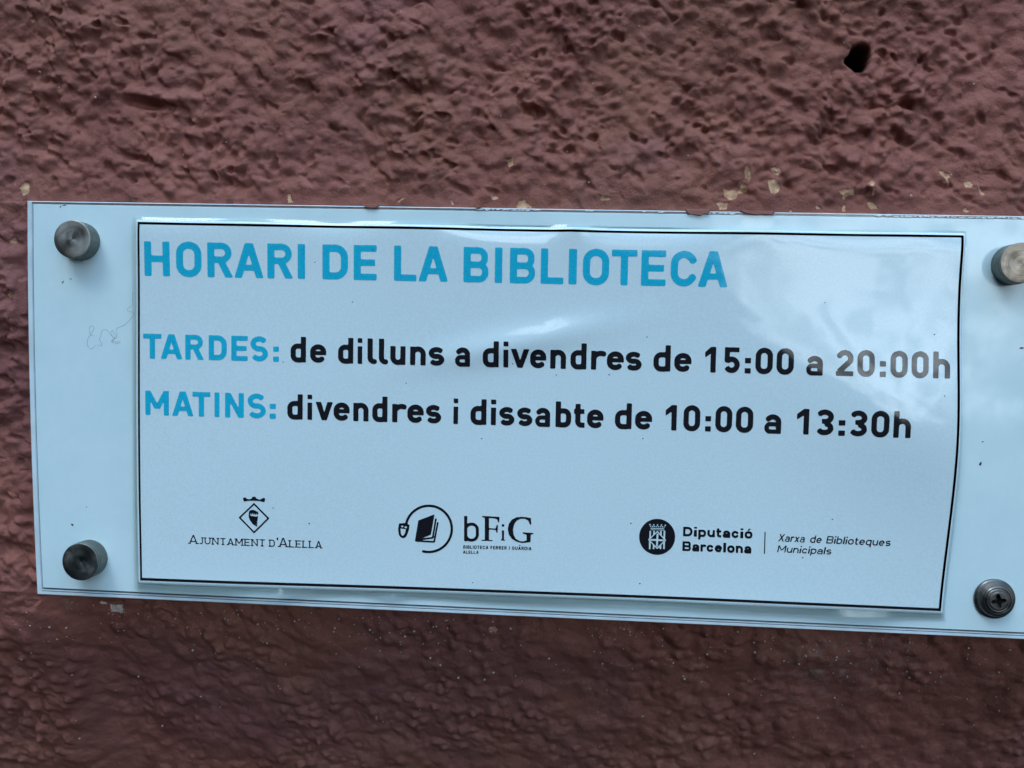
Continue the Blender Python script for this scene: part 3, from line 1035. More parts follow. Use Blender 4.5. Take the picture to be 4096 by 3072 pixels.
# ---- letter shapes; cap height 1, box 0..W, stroke w
def glyph(ch, W, w, h=0.72):
    c, wh = w / 2, w * 0.9
    R_ = lambda *a: ('r', *a)
    if ch == 'H': return [R_(0, 0, w, 1), R_(W - w, 0, W, 1), R_(c, .5 - wh / 2, W - c, .5 + wh / 2)]
    if ch in 'O0': return [('o', 0, -.012, W, 1.012, W / 2 * .97, w)]
    if ch == 'I': return [R_(0, 0, W, 1)]
    if ch == 'L': return [R_(0, 0, w, 1), R_(0, 0, W, wh)]
    if ch == 'E': return [R_(0, 0, w, 1), R_(0, 0, W, wh), R_(0, 1 - wh, W, 1), R_(0, .5 - wh / 2, W * .93, .5 + wh / 2)]
    if ch == 'F': return [R_(0, 0, w, 1), R_(0, 1 - wh, W, 1), R_(0, .48 - wh / 2, W * .9, .48 + wh / 2)]
    if ch == 'T': return [R_(0, 1 - wh, W, 1), R_(W / 2 - c, 0, W / 2 + c, 1)]
    if ch == 'D': return [('o', 0, 0, W, 1, (0.0, W * .5), w)]
    if ch == 'B': return [('o', 0, .5 - wh / 2, W * .97, 1, (0.0, .27), wh), ('o', 0, 0, W, .5 + wh / 2, (0.0, .28), wh), R_(0, 0, w, 1)]
    if ch == 'P': return [('o', 0, .42, W, 1, (0.0, .29), wh), R_(0, 0, w, 1)]
    if ch == 'R': return [('o', 0, .42, W * .95, 1, (0.0, .29), wh), R_(0, 0, w, 1),
                          ('p', [(W * .40, .46), (W * .40 + w * 1.1, .46), (W, 0), (W - w * 1.12, 0)])]
    if ch == 'A':
        e = w * 1.06
        return [('p', [(0, 0), (e, 0), (W / 2 + e / 2 - .01, 1), (W / 2 - e / 2 - .01, 1)]),
                ('p', [(W, 0), (W - e, 0), (W / 2 - e / 2 + .01, 1), (W / 2 + e / 2 + .01, 1)]), R_(W * .2, .21, W * .8, .21 + wh * .92)]
    if ch == 'C': return [('s', arc(W / 2, 1 - W * .5, W / 2 - c, W / 2 - c, 14, 180) + arc(W / 2, W * .5, W / 2 - c, W / 2 - c, 180, 346), w)]
    if ch == 'G': return [('s', arc(W / 2, 1 - W * .5, W / 2 - c, W / 2 - c, 20, 180) + arc(W / 2, W * .5, W / 2 - c, W / 2 - c, 180, 360)
                           + [(W - c, .48)], w), R_(W * .52, .42, W - c, .42 + wh)]
    if ch in 'Ss':
        H_ = 1.0 if ch == 'S' else h
        ry = (H_ - w * .94) / 4 + .004
        return [('s', arc(W / 2, H_ - w * .47 - ry, W / 2 - c, ry, 32, 270) + arc(W / 2, w * .47 + ry, W / 2 - c, ry, 90, -148), w * .96)]
    if ch == 'M':
        e = w * 1.12
        return [R_(0, 0, w, 1), R_(W - w, 0, W, 1), ('p', [(0, 1), (e * .9, 1), (W / 2 + e / 2, .27), (W / 2 - e / 2, .27)]),
                ('p', [(W, 1), (W - e * .9, 1), (W / 2 - e / 2, .27), (W / 2 + e / 2, .27)])]
    if ch == 'N': return [R_(0, 0, w, 1), R_(W - w, 0, W, 1), ('p', [(0, 1), (w * 1.05, 1), (W, 0), (W - w * 1.05, 0)])]
    if ch == 'U': return [('s', [(c, 1)] + arc(W / 2, W / 2, W / 2 - c, W / 2 - c, 180, 360) + [(W - c, 1)], w)]
    if ch == 'J': return [('s', [(W - c, 1)] + arc(W / 2, .25, W / 2 - c, .25 - c, 0, -150), w)]
    if ch in 'Xx':
        H_ = 1.0 if ch == 'X' else h
        e = w * 1.15
        return [('p', [(0, 0), (e, 0), (W, H_), (W - e, H_)]), ('p', [(W, 0), (W - e, 0), (0, H_), (e, H_)])]
    if ch == ':': return [R_(0, 0, W, .20), R_(0, .40, W, .60)]
    if ch == "'": return [R_(0, .72, W, 1)]
    r = min(W / 2, h / 2) * .92
    if ch == 'o': return [('o', 0, -.012, W, h + .012, r, w)]
    if ch == 'd': return [('o', 0, -.012, W, h + .012, (r, r * .8), w), R_(W - w, 0, W, 1.02)]
    if ch == 'b': return [('o', 0, -.012, W, h + .012, (r * .8, r), w), R_(0, 0, w, 1.02)]
    if ch == 'p': return [('o', 0, -.012, W, h + .012, (r * .8, r), w), R_(0, -.28, w, h)]
    if ch == 'q': return [('o', 0, -.012, W, h + .012, (r, r * .8), w), R_(W - w, -.28, W, h)]
    if ch == 'h': return [R_(0, 0, w, 1.02), ('s', [(c, h * .45)] + arc(W / 2, h - W / 2 + .01, W / 2 - c, W / 2 - c, 180, 0) + [(W - c, 0)], w)]
    if ch == 'n': return [R_(0, 0, w, h), ('s', [(c, h * .45)] + arc(W / 2, h - W / 2 + .01, W / 2 - c, W / 2 - c, 180, 0) + [(W - c, 0)], w)]
    if ch == 'u': return [R_(W - w, 0, W, h), ('s', [(W - c, h * .55)] + arc(W / 2, W / 2 - .01, W / 2 - c, W / 2 - c, 0, -180) + [(c, h)], w)]
    if ch == 'r': return [R_(0, 0, w, h), ('s', [(c, h * .4)] + arc(c + (W - c) * .62, h - c - .24, (W - c) * .62, .25, 180, 58), w)]
    if ch == 'c': return [('s', arc(W / 2, h - r, W / 2 - c, r - c, 25, 180) + arc(W / 2, r, W / 2 - c, r - c, 180, 335), w)]
    if ch == 'e': return [('s', [(W - c, h * .42)] + arc(W / 2, h - r, W / 2 - c, r - c, 0, 180) + arc(W / 2, r, W / 2 - c, r - c, 180, 322), w),
                          R_(c, h * .42, W - c * .3, h * .42 + w * .78)]
    if ch == 'a': return [('o', 0, -.012, W, h * .60, (h * .29, .06), w * .82), R_(W - w, 0, W, h * .6),
                          ('s', [(W - c, h * .3)] + arc(W / 2, h - W * .44, W / 2 - c, W * .44 - c + .01, 0, 155), w)]
    if ch == 'i': return [R_(0, 0, W, h - .04), R_(0, .84, W, 1.02)]
    if ch == 'l': return [('s', [(c, 1.02)] + arc(c + .17, c + .16, .17, .16, 180, 270, 8) + [(W, c)], w)]
    if ch == 'I1': return [R_(0, 0, W, 1)]
    if ch == 'v':
        e = w * 1.08
        return [('p', [(0, h), (e, h), (W / 2 + e * .45, 0), (W / 2 - e * .45, 0)]), ('p', [(W, h), (W - e, h), (W / 2 - e * .45, 0), (W / 2 + e * .45, 0)])]
    if ch == 't': return [('s', [(W * .36, .94)] + arc(W * .36 + .16, c + .15, .16, .15, 180, 270, 8) + [(W, c)], w), R_(0, h - wh, W * .97, h)]
    if ch == '1': return [R_(W - w, 0, W, 1), ('p', [(W - w * .6, 1), (W - w, 1), (0, .79), (0, .58), (W - w * .6, .80)])]
    if ch == '2': return [('s', arc(W / 2, 1 - W * .5, W / 2 - c, W / 2 - c, 165, -28) + [(W * .17, w * .8)], w), R_(0, 0, W, wh)]
    if ch == '3': return [('s', arc(W / 2, 1 - .25 - c * .35, W / 2 - c, .25 - c * .65, 152, -78), w), ('s', arc(W / 2, .275, W / 2 - c, .275 - c, 82, -152), w),
                          R_(W * .34, .54 - wh / 2, W * .62, .54 + wh / 2)]
    if ch == '5': return [R_(W * .06, 1 - wh, W * .95, 1), R_(W * .06, .46, W * .06 + w * .95, 1),
                          ('s', [(W * .1, .53)] + arc(W / 2, .32, W / 2 - c, .32 - c, 128, -152), w)]
    return []


def letters(items, base, top, weight, cell, rough=0.0, hx=0.735, shear=0.0, serif=False):
    """items: (char, px0, px1); base/top: functions px -> py of the baseline and the cap line"""
    out_ = []
    for ch, a, b in items:
        hgt = float(base((a + b) / 2) - top((a + b) / 2))
        W = (b - a) / hgt
        g = glyph(ch, W, weight, hx)
        if serif:
            s2 = weight * 1.0
            feet = {'A': [(0.04, 0), (W - .04, 0)], 'N': [(weight / 2, 0), (weight / 2, 1), (W - weight / 2, 1)], 'T': [(W / 2, 0)],
                    'M': [(weight / 2, 0), (W - weight / 2, 0), (weight / 2, 1), (W - weight / 2, 1)], 'E': [(0, 0), (0, 1)],
                    'L': [(weight / 2, 0), (weight / 2, 1)], 'U': [(weight / 2, 1), (W - weight / 2, 1)], 'D': [(0, 0), (0, 1)], 'J': [(W - .05, 1)]}
            for fx, fy in feet.get(ch, []):
                g = g + [('r', fx - s2 * 1.5, fy - (s2 * .8 if fy else 0), fx + s2 * 1.5, fy + (0 if fy else s2 * .8))]
        p, f_ = contour(g, (-.12, -.34, W + .12, 1.12), cell, rough)
        if len(p) == 0:
            continue
        x = a + (p[:, 0] + shear * p[:, 1]) * hgt
        # slope of the line of text: shear the letter with its baseline
        bl, tl = base(x), top(x)
        # keep stems square to the (slightly turning) sheet
        y = bl + (tl - bl) * p[:, 1]
        x = x + (y - base(a)) * -0.0 + (bl - y) * SLANT((a + b) / 2)
        out_.append((np.stack([x, y], -1), f_))
    return out_


SLANT = lambda px: -0.006 + 0.052 * (px - 553) / 3307          # stems lean with the perspective
lin = lambda x0, y0, x1, y1: (lambda x: y0 + (x - x0) * (y1 - y0) / (x1 - x0))
zs = lambda q, ox, sc: [(c, ox + a / sc, ox + b / sc) for c, a, b in q]

CL = 1 / 30.0
HEAD = zs([('H', 135, 305), ('O', 350, 520), ('R', 562, 733), ('A', 745, 942), ('R', 970, 1143), ('I', 1177, 1225), ('D', 1345, 1517),
           ('E', 1558, 1712), ('L', 1832, 1983), ('A', 1998, 2197)], 500, 1.7015)
HEAD += zs([('B', 262, 430), ('I', 475, 523), ('B', 577, 747), ('L', 787, 940), ('I', 977, 1030), ('O', 1073, 1250), ('T', 1268, 1440),
            ('E', 1470, 1635), ('C', 1670, 1848), ('A', 1857, 2058)], 1700, 1.7015)
ink('heading_lettering', letters(HEAD, lin(579, 1102.5, 2909, 1148.5), lin(579, 966, 2909, 1007), .197, CL, .006), M_BLUE)

T1b, T1t = lin(603, 1434, 3770, 1513), lin(603, 1335.5, 3770, 1409)
TARD = zs([('T', 122, 245), ('A', 240, 387), ('R', 408, 533), ('D', 568, 690), ('E', 722, 833), ('S', 852, 972), (':', 1008, 1046)], 500, 1.7015)
ink('label_lettering', letters(TARD, T1b, T1t, .207, CL, .006), M_BLUE)
H1 = zs([('d', 1127, 1230), ('e', 1260, 1368), ('d', 1450, 1552), ('i', 1583, 1613), ('l', 1650, 1698), ('l', 1727, 1775), ('u', 1805, 1907),
         ('n', 1940, 2045), ('s', 2065, 2173)], 500, 1.7015)
H1 += zs([('a', 205, 305), ('d', 393, 500), ('i', 533, 565), ('v', 583, 708), ('e', 715, 823), ('n', 852, 958), ('d', 990, 1097), ('r', 1130, 1225),
          ('e', 1238, 1352), ('s', 1365, 1475), ('d', 1555, 1670), ('e', 1697, 1813)], 1700, 1.7015)
H1 += zs([('1', 190, 258), ('5', 308, 410), (':', 443, 480), ('0', 510, 618), ('0', 643, 750), ('a', 830, 932), ('2', 1015, 1122), ('0', 1148, 1255),
          (':', 1288, 1325), ('0', 1355, 1462), ('0', 1488, 1595), ('h', 1625, 1732)], 2700, 1.5845)
ink('hours_lettering', letters(H1, T1b, T1t, .20, CL, .005), M_BLACK)

T2b, T2t = lin(580, 1659.5, 3600, 1749), lin(580, 1562.5, 3600, 1646)
MAT = zs([('M', 135, 295), ('A', 318, 463), ('T', 457, 578), ('I', 608, 640), ('N', 680, 807), ('S', 833, 958), (':', 985, 1025)], 500, 1.7015)
ink('label_lettering', letters(MAT, T2b, T2t, .207, CL, .006), M_BLUE)
H2 = zs([('d', 1105, 1208), ('i', 1242, 1272), ('v', 1297, 1413), ('e', 1420, 1527), ('n', 1553, 1655), ('d', 1682, 1783), ('r', 1817, 1907),
         ('e', 1920, 2030), ('s', 2045, 2150)], 500, 1.7015)
H2 += zs([('i', 192, 222), ('d', 308, 415), ('i', 447, 480), ('s', 503, 607), ('s', 625, 730), ('a', 750, 850), ('b', 888, 993), ('t', 1013, 1085),
          ('e', 1103, 1213), ('d', 1293, 1405), ('e', 1430, 1545), ('1', 1637, 1712), ('0', 1760, 1872)], 1700, 1.7015)
H2 += zs([(':', 193, 228), ('0', 257, 362), ('0', 387, 495), ('a', 568, 672), ('1', 770, 845), ('3', 888, 998), (':', 1030, 1070), ('3', 1095, 1205),
          ('0', 1232, 1342), ('h', 1370, 1477)], 2700, 1.5845)
ink('hours_lettering', letters(H2, T2b, T2t, .20, CL, .005), M_BLACK)

# ---- small captions: advance widths, fitted to the measured length
ADV = dict(zip("ABCDEFGHIJLMNORTUXabcdeilnopqrstuxv'", (.72, .66, .70, .70, .60, .56, .74, .70, .20, .40, .56, .84, .72, .74, .68, .62, .68, .70,
                                                      .54, .56, .52, .56, .55, .20, .20, .54, .56, .56, .56, .36, .52, .34, .54, .54, .54, .10)))


def run(text, x0, x1, gap, space, weight, small=1.0):
    wd = []
    for ch in text:
        if ch == ' ':
            wd.append((ch, space, 1))
        elif ch.islower() and small != 1.0:
            wd.append((ch.upper(), ADV[ch.upper()] * small, small))
        elif ch in 'iIl':
            wd.append((ch, weight, 1))
        else:
            wd.append((ch, ADV[ch] + weight * .3, 1))
    tot = sum(a for _, a, _ in wd) + gap * (len(wd) - 1)
    k, x, out_ = (x1 - x0) / tot, x0, []
    for ch, a, sm in wd:
        if ch != ' ':
            out_.append((ch if not (ch == 'l') else 'I', x, x + a * k, sm))
        x += (a + gap) * k
    return out_


def caption(text, x0, x1, base, top, weight, cell, gap=.14, space=.3, small=1.0, shear=0.0, serif=False, hx=.74):
    res = []
    for ch, a, b, sm in run(text, x0, x1, gap, space, weight, small):
        tp = (lambda x, s=sm: base(x) + (top(x) - base(x)) * s)
        res += letters([(ch, a, b)], base, tp, weight / (sm ** .6), cell / sm, 0, hx, shear, serif)
    return res


z2 = lambda x, y: (700 + x / 3.403, 1950 + y / 3.403)
z3 = lambda x, y: (1550 + x / 3.403, 1980 + y / 3.403)
z4 = lambda x, y: (2500 + x / 3.687, 2030 + y / 3.687)
z5 = lambda x, y: (3000 + x / 3.687, 2030 + y / 3.687)


def ln(zf, a, b):
    (x0, y0), (x1, y1) = zf(*a), zf(*b)
    return lin(x0, y0, x1, y1)


def zx(zf, a, b):
    return zf(a, 0)[0], zf(b, 0)[0]


CS = 1 / 17.0
ink('caption_lettering', caption("Ajuntament", *zx(z2, 187, 1222), ln(z2, (187, 766), (1993, 832)), ln(z2, (187, 645), (1480, 685)), .13, CS, .15, .3, .76, serif=True)
    + caption("d'", *zx(z2, 1282, 1402), ln(z2, (187, 766), (1993, 832)), ln(z2, (187, 645), (1480, 685)), .125, CS, .18, .3, .76, serif=True)
    + caption("Alella", *zx(z2, 1412, 1993), ln(z2, (187, 766), (1993, 832)), ln(z2, (187, 645), (1480, 685)), .13, CS, .15, .3, .76, serif=True), M_BLACK)
b1, t1 = ln(z3, (1028, 735), (1958, 757)), ln(z3, (1028, 688), (1958, 709))
cap = caption("BIBLIOTECA", *zx(z3, 1028, 1370), b1, t1, .21, 1 / 9, .16) + caption("FERRER", *zx(z3, 1400, 1622), b1, t1, .21, 1 / 9, .16)
cap += caption("I", *zx(z3, 1652, 1662), b1, t1, .21, 1 / 9) + caption("GUARDIA", *zx(z3, 1692, 1958), b1, t1, .21, 1 / 9, .16)
ac = [z3(1790, 684), z3(1812, 690), z3(1814, 698), z3(1786, 692)]
cap += [(np.array(ac), [(0, 1, 2, 3)])]
cap += caption("ALELLA", *zx(z3, 1025, 1238), ln(z3, (1025, 803), (1238, 806)), ln(z3, (1025, 760), (1238, 763)), .21, 1 / 9, .16)
ink('caption_lettering', cap, M_BLACK)
b1, t1 = ln(z4, (860, 432), (1885, 465)), ln(z4, (860, 290), (1885, 323))
cap = caption("Diputacio", *zx(z4, 860, 1885), b1, t1, .245, CS, .11, hx=.74)
cap += [(np.array([z4(1812, 348), z4(1836, 318), z4(1866, 322), z4(1832, 350)]), [(0, 1, 2, 3)])]
cap += caption("Barcelona", *zx(z4, 850, 1868), ln(z4, (850, 648), (1868, 685)), ln(z4, (850, 505), (1868, 541)), .245, CS, .10, hx=.74)
ink('caption_lettering', cap, M_BLACK)
b1, t1 = ln(z5, (410, 503), (2085, 572)), ln(z5, (410, 393), (2085, 460))
cap = caption("Xarxa", *zx(z5, 418, 805), b1, t1, .16, CS, .10, shear=.18, hx=.72)
cap += caption("de", *zx(z5, 885, 1052), b1, t1, .16, CS, .10, shear=.18, hx=.72)
cap += caption("Biblioteques", *zx(z5, 1125, 2068), b1, t1, .16, CS, .10, shear=.18, hx=.72)
cap += caption("Municipals", *zx(z5, 405, 1198), ln(z5, (405, 665), (1215, 698)), ln(z5, (405, 560), (1215, 592)), .16, CS, .10, shear=.18, hx=.72)
ink('caption_lettering', cap, M_BLACK)
p, f = contour([('s', [z4(2073, 365), z4(2063, 690)], 4.2)], (3050, 2120, 3070, 2225), 2.0)
ink('divider_line', [(p, f)], M_BLACK)


def emblem(prims, zf, box, cell):
    p_, f_ = contour(prims, box, cell, 1.2)
    x, y = zf(p_[:, 0], p_[:, 1])
    return np.stack([x, y], -1), f_


# town emblem: crown, lozenge, wing
wing = [('p', [(1002, 350), (1012, 318), (1035, 306), (1065, 305), (1095, 316), (1132, 336), (1130, 372), (1112, 366), (1085, 372), (1055, 362), (1030, 368), (1008, 376)])]
for k in range(6):
    wing.append(('s', [(1008 + 19 * k, 368 + 6 * k), (1012 + 19 * k, 405 + 8 * k), (1030 + 17 * k, 450 - 2 * k), (1068 + 9 * k, 497 - 13 * k), (1120, 528 - 28 * k)], 17))
for k in range(4):
    wing.append(('-', [('s', [(1022 + 24 * k, 385 + 4 * k), (1032 + 24 * k, 372), (1034 + 24 * k, 345 + 3 * k)], 7)]))
e1 = emblem(wing, z2, (985, 290, 1150, 545), 6)
e2 = emblem([('p', [(922, 143), (957, 133), (975, 153), (1010, 162), (1040, 150), (1055, 125), (1095, 125), (1108, 150), (1150, 165), (1180, 155),
                    (1195, 138), (1227, 150), (1217, 202), (1150, 185), (1070, 180), (1000, 182), (933, 192)])], z2, (905, 110, 1240, 215), 7)
e3 = emblem([('p', [(1075, 207), (1284, 421), (1075, 628), (863, 410)]), ('-', [('p', [(1075, 238), (1252, 421), (1075, 597), (895, 410)])])],
            z2, (850, 195, 1295, 640), 9)
ink('town_emblem', [e1, e2, e3], M_BLACK, 'small crown over a lozenge holding a wing')
# library emblem: cord round a book, mouse at its end, and the four letters
lib = [('s', arc(557, 466, 315, 315, -167, 104, 60), 34, 1),
       ('p', [(152, 392), (215, 386), (297, 410), (287, 480), (257, 565), (230, 588), (205, 593), (172, 580), (150, 550), (139, 470)]),
       ('-', [('p', [(182, 420), (212, 424), (209, 447), (180, 443)]), ('p', [(230, 428), (264, 434), (258, 460), (226, 452)]),
              ('p', [(172, 460), (246, 470), (234, 525), (214, 555), (203, 560), (190, 555), (178, 530)])])]
book = [('p', [(415, 350), (637, 268), (587, 547), (467, 592), (500, 600), (452, 640), (368, 634)]),
        ('s', [(655, 325), (612, 588), (465, 606)], 24), ('s', [(682, 375), (632, 643), (375, 630)], 23)]
bl_ = [('r', 1040, 290, 1084, 634), ('o', 1040, 380, 1242, 640, 98, 42),
       # F
       ('r', 1322, 292, 1380, 628), ('p', [(1285, 288), (1525, 302), (1518, 378), (1505, 376), (1490, 336), (1450, 322), (1330, 316), (1285, 306)]),
       ('p', [(1275, 612), (1428, 618), (1428, 632), (1275, 628)]), ('p', [(1370, 456), (1470, 460), (1484, 412), (1502, 412), (1496, 522), (1482, 520), (1470, 478), (1370, 474)]),
       # i
       ('c', 1570, 418, 19), ('p', [(1550, 490), (1586, 484), (1584, 612), (1605, 618), (1605, 628), (1538, 624), (1540, 612), (1556, 608), (1556, 505)]),
       # G
       ('p', [(1952, 318), (1958, 410), (1940, 410), (1915, 355), (1870, 328), (1815, 328), (1760, 352), (1725, 400), (1708, 470), (1715, 545), (1745, 600), (1800, 632),
              (1850, 636), (1892, 622), (1892, 545), (1838, 528), (1834, 512), (1990, 520), (1985, 534), (1950, 545), (1946, 645), (1895, 652), (1840, 658), (1770, 646),
              (1695, 605), (1650, 545), (1636, 470), (1650, 395), (1692, 338), (1755, 306), (1820, 300), (1890, 306)])]
ink('library_emblem', [emblem(lib, z3, (110, 110, 910, 820), 11), emblem(book, z3, (350, 255, 705, 670), 8), emblem(bl_, z3, (1010, 270, 2010, 670), 10)],
    M_BLACK, 'cord with a computer mouse circling a book beside four serif letters')
# council emblem: disc with crown, stripes, lozenge and cross left white
neg = [('c', x, y, 12) for x, y in ((372, 260), (428, 264), (484, 264), (541, 266), (599, 270))]
neg += [('c', x, y, 10) for x, y in ((384, 286), (414, 288), (442, 289), (470, 290), (498, 290), (526, 292), (554, 292), (582, 295))]
neg += [('s', [(380, 314), (585, 322)], 14), ('s', [(380, 334), (585, 343)], 8)]
neg += [('s', [(x + 9, 350), (x, 622)], 24) for x in (368, 424, 526, 578)]
loz = [('p', [(478, 352), (612, 492), (478, 628), (342, 480)])]
neg2 = [('p', [(482, 350), (612, 492), (476, 620), (342, 480)]), ('-', [('p', [(481, 374), (590, 491), (476, 596), (364, 481)])]),
        ('s', [(484, 392), (474, 580)], 27), ('s', [(378, 482), (576, 492)], 27), ('s', [(440, 575), (478, 612), (520, 578)], 14)]
dia = contour([('c', 478, 440, 266), ('-', neg), ('p', [(481, 362), (600, 491), (476, 608), (354, 481)]), ('-', neg2)], (200, 165, 760, 715), 6.5, 1.2)
ink('council_emblem', [(np.stack(z4(dia[0][:, 0], dia[0][:, 1]), -1), dia[1])], M_BLACK, 'black disc with a crown, stripes and a cross in a lozenge left white')
# stray specks of toner on the sheet
spk = []
for (x, y, r) in ((1410, 1208, 2.5), (2050, 1455, 2.6), (2588, 1348, 2.8), (2437, 1499, 3), (1926, 1755, 3), (3735, 1338, 3.2), (3770, 1583, 3), (2572, 1755, 2.6),
                  (1624, 1533, 2.5), (1492, 1000, 3), (1092, 2032, 2.6), (1236, 2095, 3.2), (2524, 2095, 3), (3330, 2078, 3), (3212, 2232, 3), (2560, 2336, 3.2), (1890, 2332, 2.6),
                  (1260, 1050, 2.5), (3300, 1210, 2.6), (2225, 1500, 2.4), (1132, 1448, 2.5)):
    spk.append((np.array([(x + r * math.cos(a), y + r * .8 * math.sin(a)) for a in np.linspace(0, 2 * math.pi, 8)[:-1]]), [tuple(range(7))]))
for q in spk:
    ink('ink_speck', [q], M_BLACK)


# ------------------------------------------------------------------ fixings
def lathe(name, prof, mat, parent, loc, seg=72, cap_front=True):
    """turn (radius, height towards the camera) about the y axis, at loc on the sign face"""
    vs_, fs_ = [], []
    for r, y in prof:
        for k in range(seg):
            a = 2 * math.pi * k / seg
            vs_.append((r * math.cos(a), -y, r * math.sin(a)))
    for a in range(len(prof) - 1):
        for k in range(seg):
            k2 = (k + 1) % seg
            fs_.append((a * seg + k, a * seg + k2, (a + 1) * seg + k2, (a + 1) * seg + k))
    if cap_front:
        vs_.append((0, -prof[-1][1], 0))
        n = len(vs_) - 1
        b0 = (len(prof) - 1) * seg
        for k in range(seg):
            fs_.append((b0 + k, b0 + (k + 1) % seg, n))
    me_ = mesh(name, vs_, fs_)
    if me_.polygons[0].normal.dot(Vector((me_.polygons[0].center[0], 0, me_.polygons[0].center[2]))) < 0 and prof[0][0] == prof[1][0]:
        me_.flip_normals()
    me_.polygons.foreach_set('use_smooth', [True] * len(me_.polygons))
    me_.materials.append(mat)
    o_ = bpy.data.objects.new(name, me_)
    COL.objects.link(o_)
    o_.parent = parent
    mod = o_.modifiers.new('edges', 'EDGE_SPLIT')
    mod.split_angle = math.radians(28)
    return o_


mm = lambda q: [(a / 1000, b / 1000) for a, b in q]
R0 = 6.55


def knob(px, py, label, rot, mt):
    p = at(px, py, 0.0)
    k = empty('fixing_knob', (p[0], -0.00005, p[2]), label, 'sign fixing', 'turned steel knobs holding the sign')
    lathe('knob_body', mm([(R0 - .05, 0), (R0 - .05, .25), (R0, .3), (R0, 4.6), (R0 - .12, 4.68), (R0 - .12, 4.82), (R0, 4.9), (R0, 5.7)]), M_KNOBSIDE, k, p, cap_front=False)
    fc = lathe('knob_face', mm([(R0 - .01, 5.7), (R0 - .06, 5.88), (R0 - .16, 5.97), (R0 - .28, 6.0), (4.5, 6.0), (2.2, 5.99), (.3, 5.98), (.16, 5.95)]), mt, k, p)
    k.rotation_euler = (0, rot, 0)
    return k


knob(329, 966, 'dull steel knob on the sign, above the hair strand at upper left', 0.3, M_KNOB)
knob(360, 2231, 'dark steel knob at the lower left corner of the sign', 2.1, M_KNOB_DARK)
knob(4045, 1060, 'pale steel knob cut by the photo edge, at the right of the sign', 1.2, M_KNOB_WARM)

p = at(3975, 2393.5, 0.0)
sc = empty('capless_fixing', (p[0], -0.00005, p[2]), 'capless sign fixing with stepped collar and exposed cross-head screw, lower right', 'sign fixing')
lathe('collar', mm([(6.6, 0), (6.65, .3), (6.6, .7), (6.35, 1.0), (6.1, 1.15), (5.75, 1.25), (5.65, 1.5), (5.3, 2.05), (4.95, 2.2), (4.75, 2.25), (4.7, 2.5), (4.45, 2.75),
                    (4.2, 2.8), (4.1, 2.7), (4.05, 2.2)]), M_SCREW, sc, p, cap_front=False)
scr = lathe('screw_head', mm([(4.0, 2.2), (3.98, 2.75), (3.8, 2.98), (3.5, 3.1), (3.3, 3.06), (3.15, 3.12), (2.75, 3.22)]), M_SCREW, sc, p, cap_front=False)
# cross recess: plate between a star outline and the head's rim, with sloping flutes
star, inner = [], []
for k in range(72):
    a = 2 * math.pi * k / 72
    c4 = abs(math.cos(2 * (a - 0.15)))
    c8 = max(0.0, math.cos(4 * (a - 0.15 - math.pi / 4) + math.pi))
    r = 0.85 + 1.65 * c4 ** 1.7 + 0.55 * (1 - c4) ** 4
    star.append((r / 1000, a))
rings = [[(0.00275 * math.cos(2 * math.pi * k / 72), -0.00322, 0.00275 * math.sin(2 * math.pi * k / 72)) for k in range(72)],
         [(r * math.cos(a), -0.00322, r * math.sin(a)) for r, a in star]]
v, f = loft(rings)
pl_ = mesh('screw_slot_rim', v, f)
o = bpy.data.objects.new('screw_slot_rim', pl_)
pl_.materials.append(M_SCREW)
COL.objects.link(o)
o.parent = scr
rings = [[(r * math.cos(a), -0.00322, r * math.sin(a)) for r, a in star], [(.72 * r * math.cos(a), -0.0020, .72 * r * math.sin(a)) for r, a in star],
         [(.3 * r * math.cos(a), -0.0012, .3 * r * math.sin(a)) for r, a in star]]
v, f = loft(rings)
f.append(tuple(range(144, 216)))
pl_ = mesh('cross_recess', v, f)
pl_.materials.append(M_RECESS)
o = bpy.data.objects.new('cross_recess', pl_)
COL.objects.link(o)
o.parent = scr

# ------------------------------------------------------------------ hair and dirt on the sign
z8 = lambda q: [(100 + a / 3.687, 1150 + b / 3.687) for a, b in q]
HAIRS = [z8([(1590, 60), (1583, 150), (1590, 260), (1535, 290), (1508, 325), (1530, 355), (1590, 362), (1600, 400), (1550, 470), (1475, 545), (1368, 597), (1352, 620), (1358, 680), (1345, 745),
             (1320, 755), (1272, 788), (1300, 812), (1345, 828), (1390, 815), (1408, 802), (1350, 800), (1285, 795), (1325, 750), (1300, 738), (1282, 700), (1285, 632), (1330, 700), (1310, 745), (1280, 712),
             (1240, 660), (1205, 628), (1165, 622), (1130, 650), (1118, 715), (1098, 765), (1130, 810), (1132, 845), (1105, 858), (1062, 850)]),
         z8([(1035, 857), (1000, 895), (975, 905), (930, 870), (918, 810), (930, 760), (970, 690), (1022, 598), (985, 568), (955, 580), (948, 625), (965, 690), (1000, 708), (1018, 715)])]


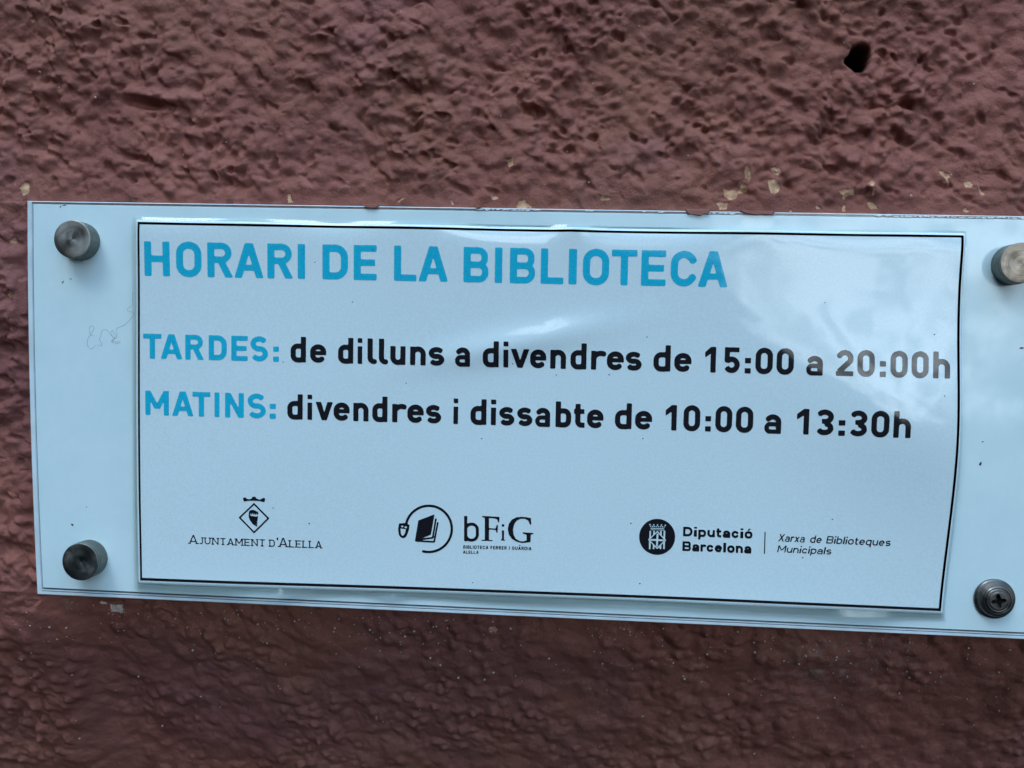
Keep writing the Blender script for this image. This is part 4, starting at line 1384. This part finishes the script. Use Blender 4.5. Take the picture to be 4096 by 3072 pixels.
def strand(name, pts, rad):
    """thin tube through the points (Catmull-Rom), lying on the sign face"""
    P_ = [np.array(p_, float) for p_ in pts]
    P_ = [2 * P_[0] - P_[1]] + P_ + [2 * P_[-1] - P_[-2]]
    line = []
    for k in range(1, len(P_) - 2):
        for t in np.linspace(0, 1, 5)[:-1]:
            a, b, c, d = P_[k - 1:k + 3]
            line.append(0.5 * (2 * b + (c - a) * t + (2 * a - 5 * b + 4 * c - d) * t * t + (3 * b - a - 3 * c + d) * t ** 3))
    line.append(P_[-2])
    q = np.array(line)
    w_ = at(q[:, 0], q[:, 1])[:, [0, 2]]
    tg = np.gradient(w_, axis=0)
    tg /= np.linalg.norm(tg, axis=1, keepdims=True) + 1e-12
    nn = np.stack([-tg[:, 1], tg[:, 0]], -1)
    rings = []
    for k in range(len(w_)):
        r_ = rad * (0.75 + 0.5 * random.random())
        yy = -rad * 1.3
        rings.append([(w_[k, 0] + nn[k, 0] * r_ * math.cos(a), yy - r_ * math.sin(a), w_[k, 1] + nn[k, 1] * r_ * math.cos(a)) for a in (0, 1.257, 2.513, 3.77, 5.027)])
    v_, f_ = loft(rings)
    return link(name, mesh(name, v_, f_), M_HAIR, None, True)


tag(strand('hair_strand', HAIRS[0], 0.00003), 'long curly hair stuck to the sign, running up to the notice edge', 'hair')
tag(strand('hair_strand', HAIRS[1], 0.00003), 'short looped hair left of the long curly hair on the sign', 'hair')


def fleck(x, y, a, b, rot, label):
    q = at(x, y)
    n = 9
    rings = []
    for s_, yy in ((1.0, 0.0), (0.95, 0.00008), (0.5, 0.00014)):
        rings.append([(q[0] + s_ * 8.6e-5 * (a * math.cos(t) * math.cos(rot) - b * math.sin(t) * math.sin(rot)) * (1 + .25 * math.sin(3 * t + x)), -yy,
                       q[2] + s_ * 8.6e-5 * (a * math.cos(t) * math.sin(rot) + b * math.sin(t) * math.cos(rot))) for t in np.linspace(0, 2 * math.pi, n + 1)[:-1]])
    v_, f_ = loft(rings)
    f_.append(tuple(range(2 * n, 3 * n)))
    o_ = link('dirt_fleck', mesh('dirt_fleck', v_, f_), M_DIRT)
    tag(o_, label, 'dirt', 'dark dirt flecks on the white sign')


fleck(289, 2099, 6, 4, -0.5, 'rounded dark dirt fleck just above the lower left knob')
fleck(242, 827, 3, 3, 0, 'tiny round dirt dot above the upper left knob near the sign edge')
fleck(258, 821, 9, 1.6, 0.15, 'thin faint dirt dash above the upper left knob')
fleck(252, 1128, 7, 2, 0.9, 'slanted dirt dash just under the upper left knob')
fleck(283, 1116, 5, 1.6, 0.2, 'small flat dirt dash under the upper left knob, right of a slanted one')
fleck(3922, 1855, 8, 4, 1.2, 'dark dirt fleck on the sign right of the notice')
fleck(3930, 1767, 4, 2, 0.3, 'tiny dirt speck above the larger fleck right of the notice')
fleck(4086, 1392, 9, 3, 0.1, 'greyish dirt smear on the sign below the right knob')
fleck(346, 2028, 3, 1.4, -0.2, 'tiny dirt dash high above the lower left knob')
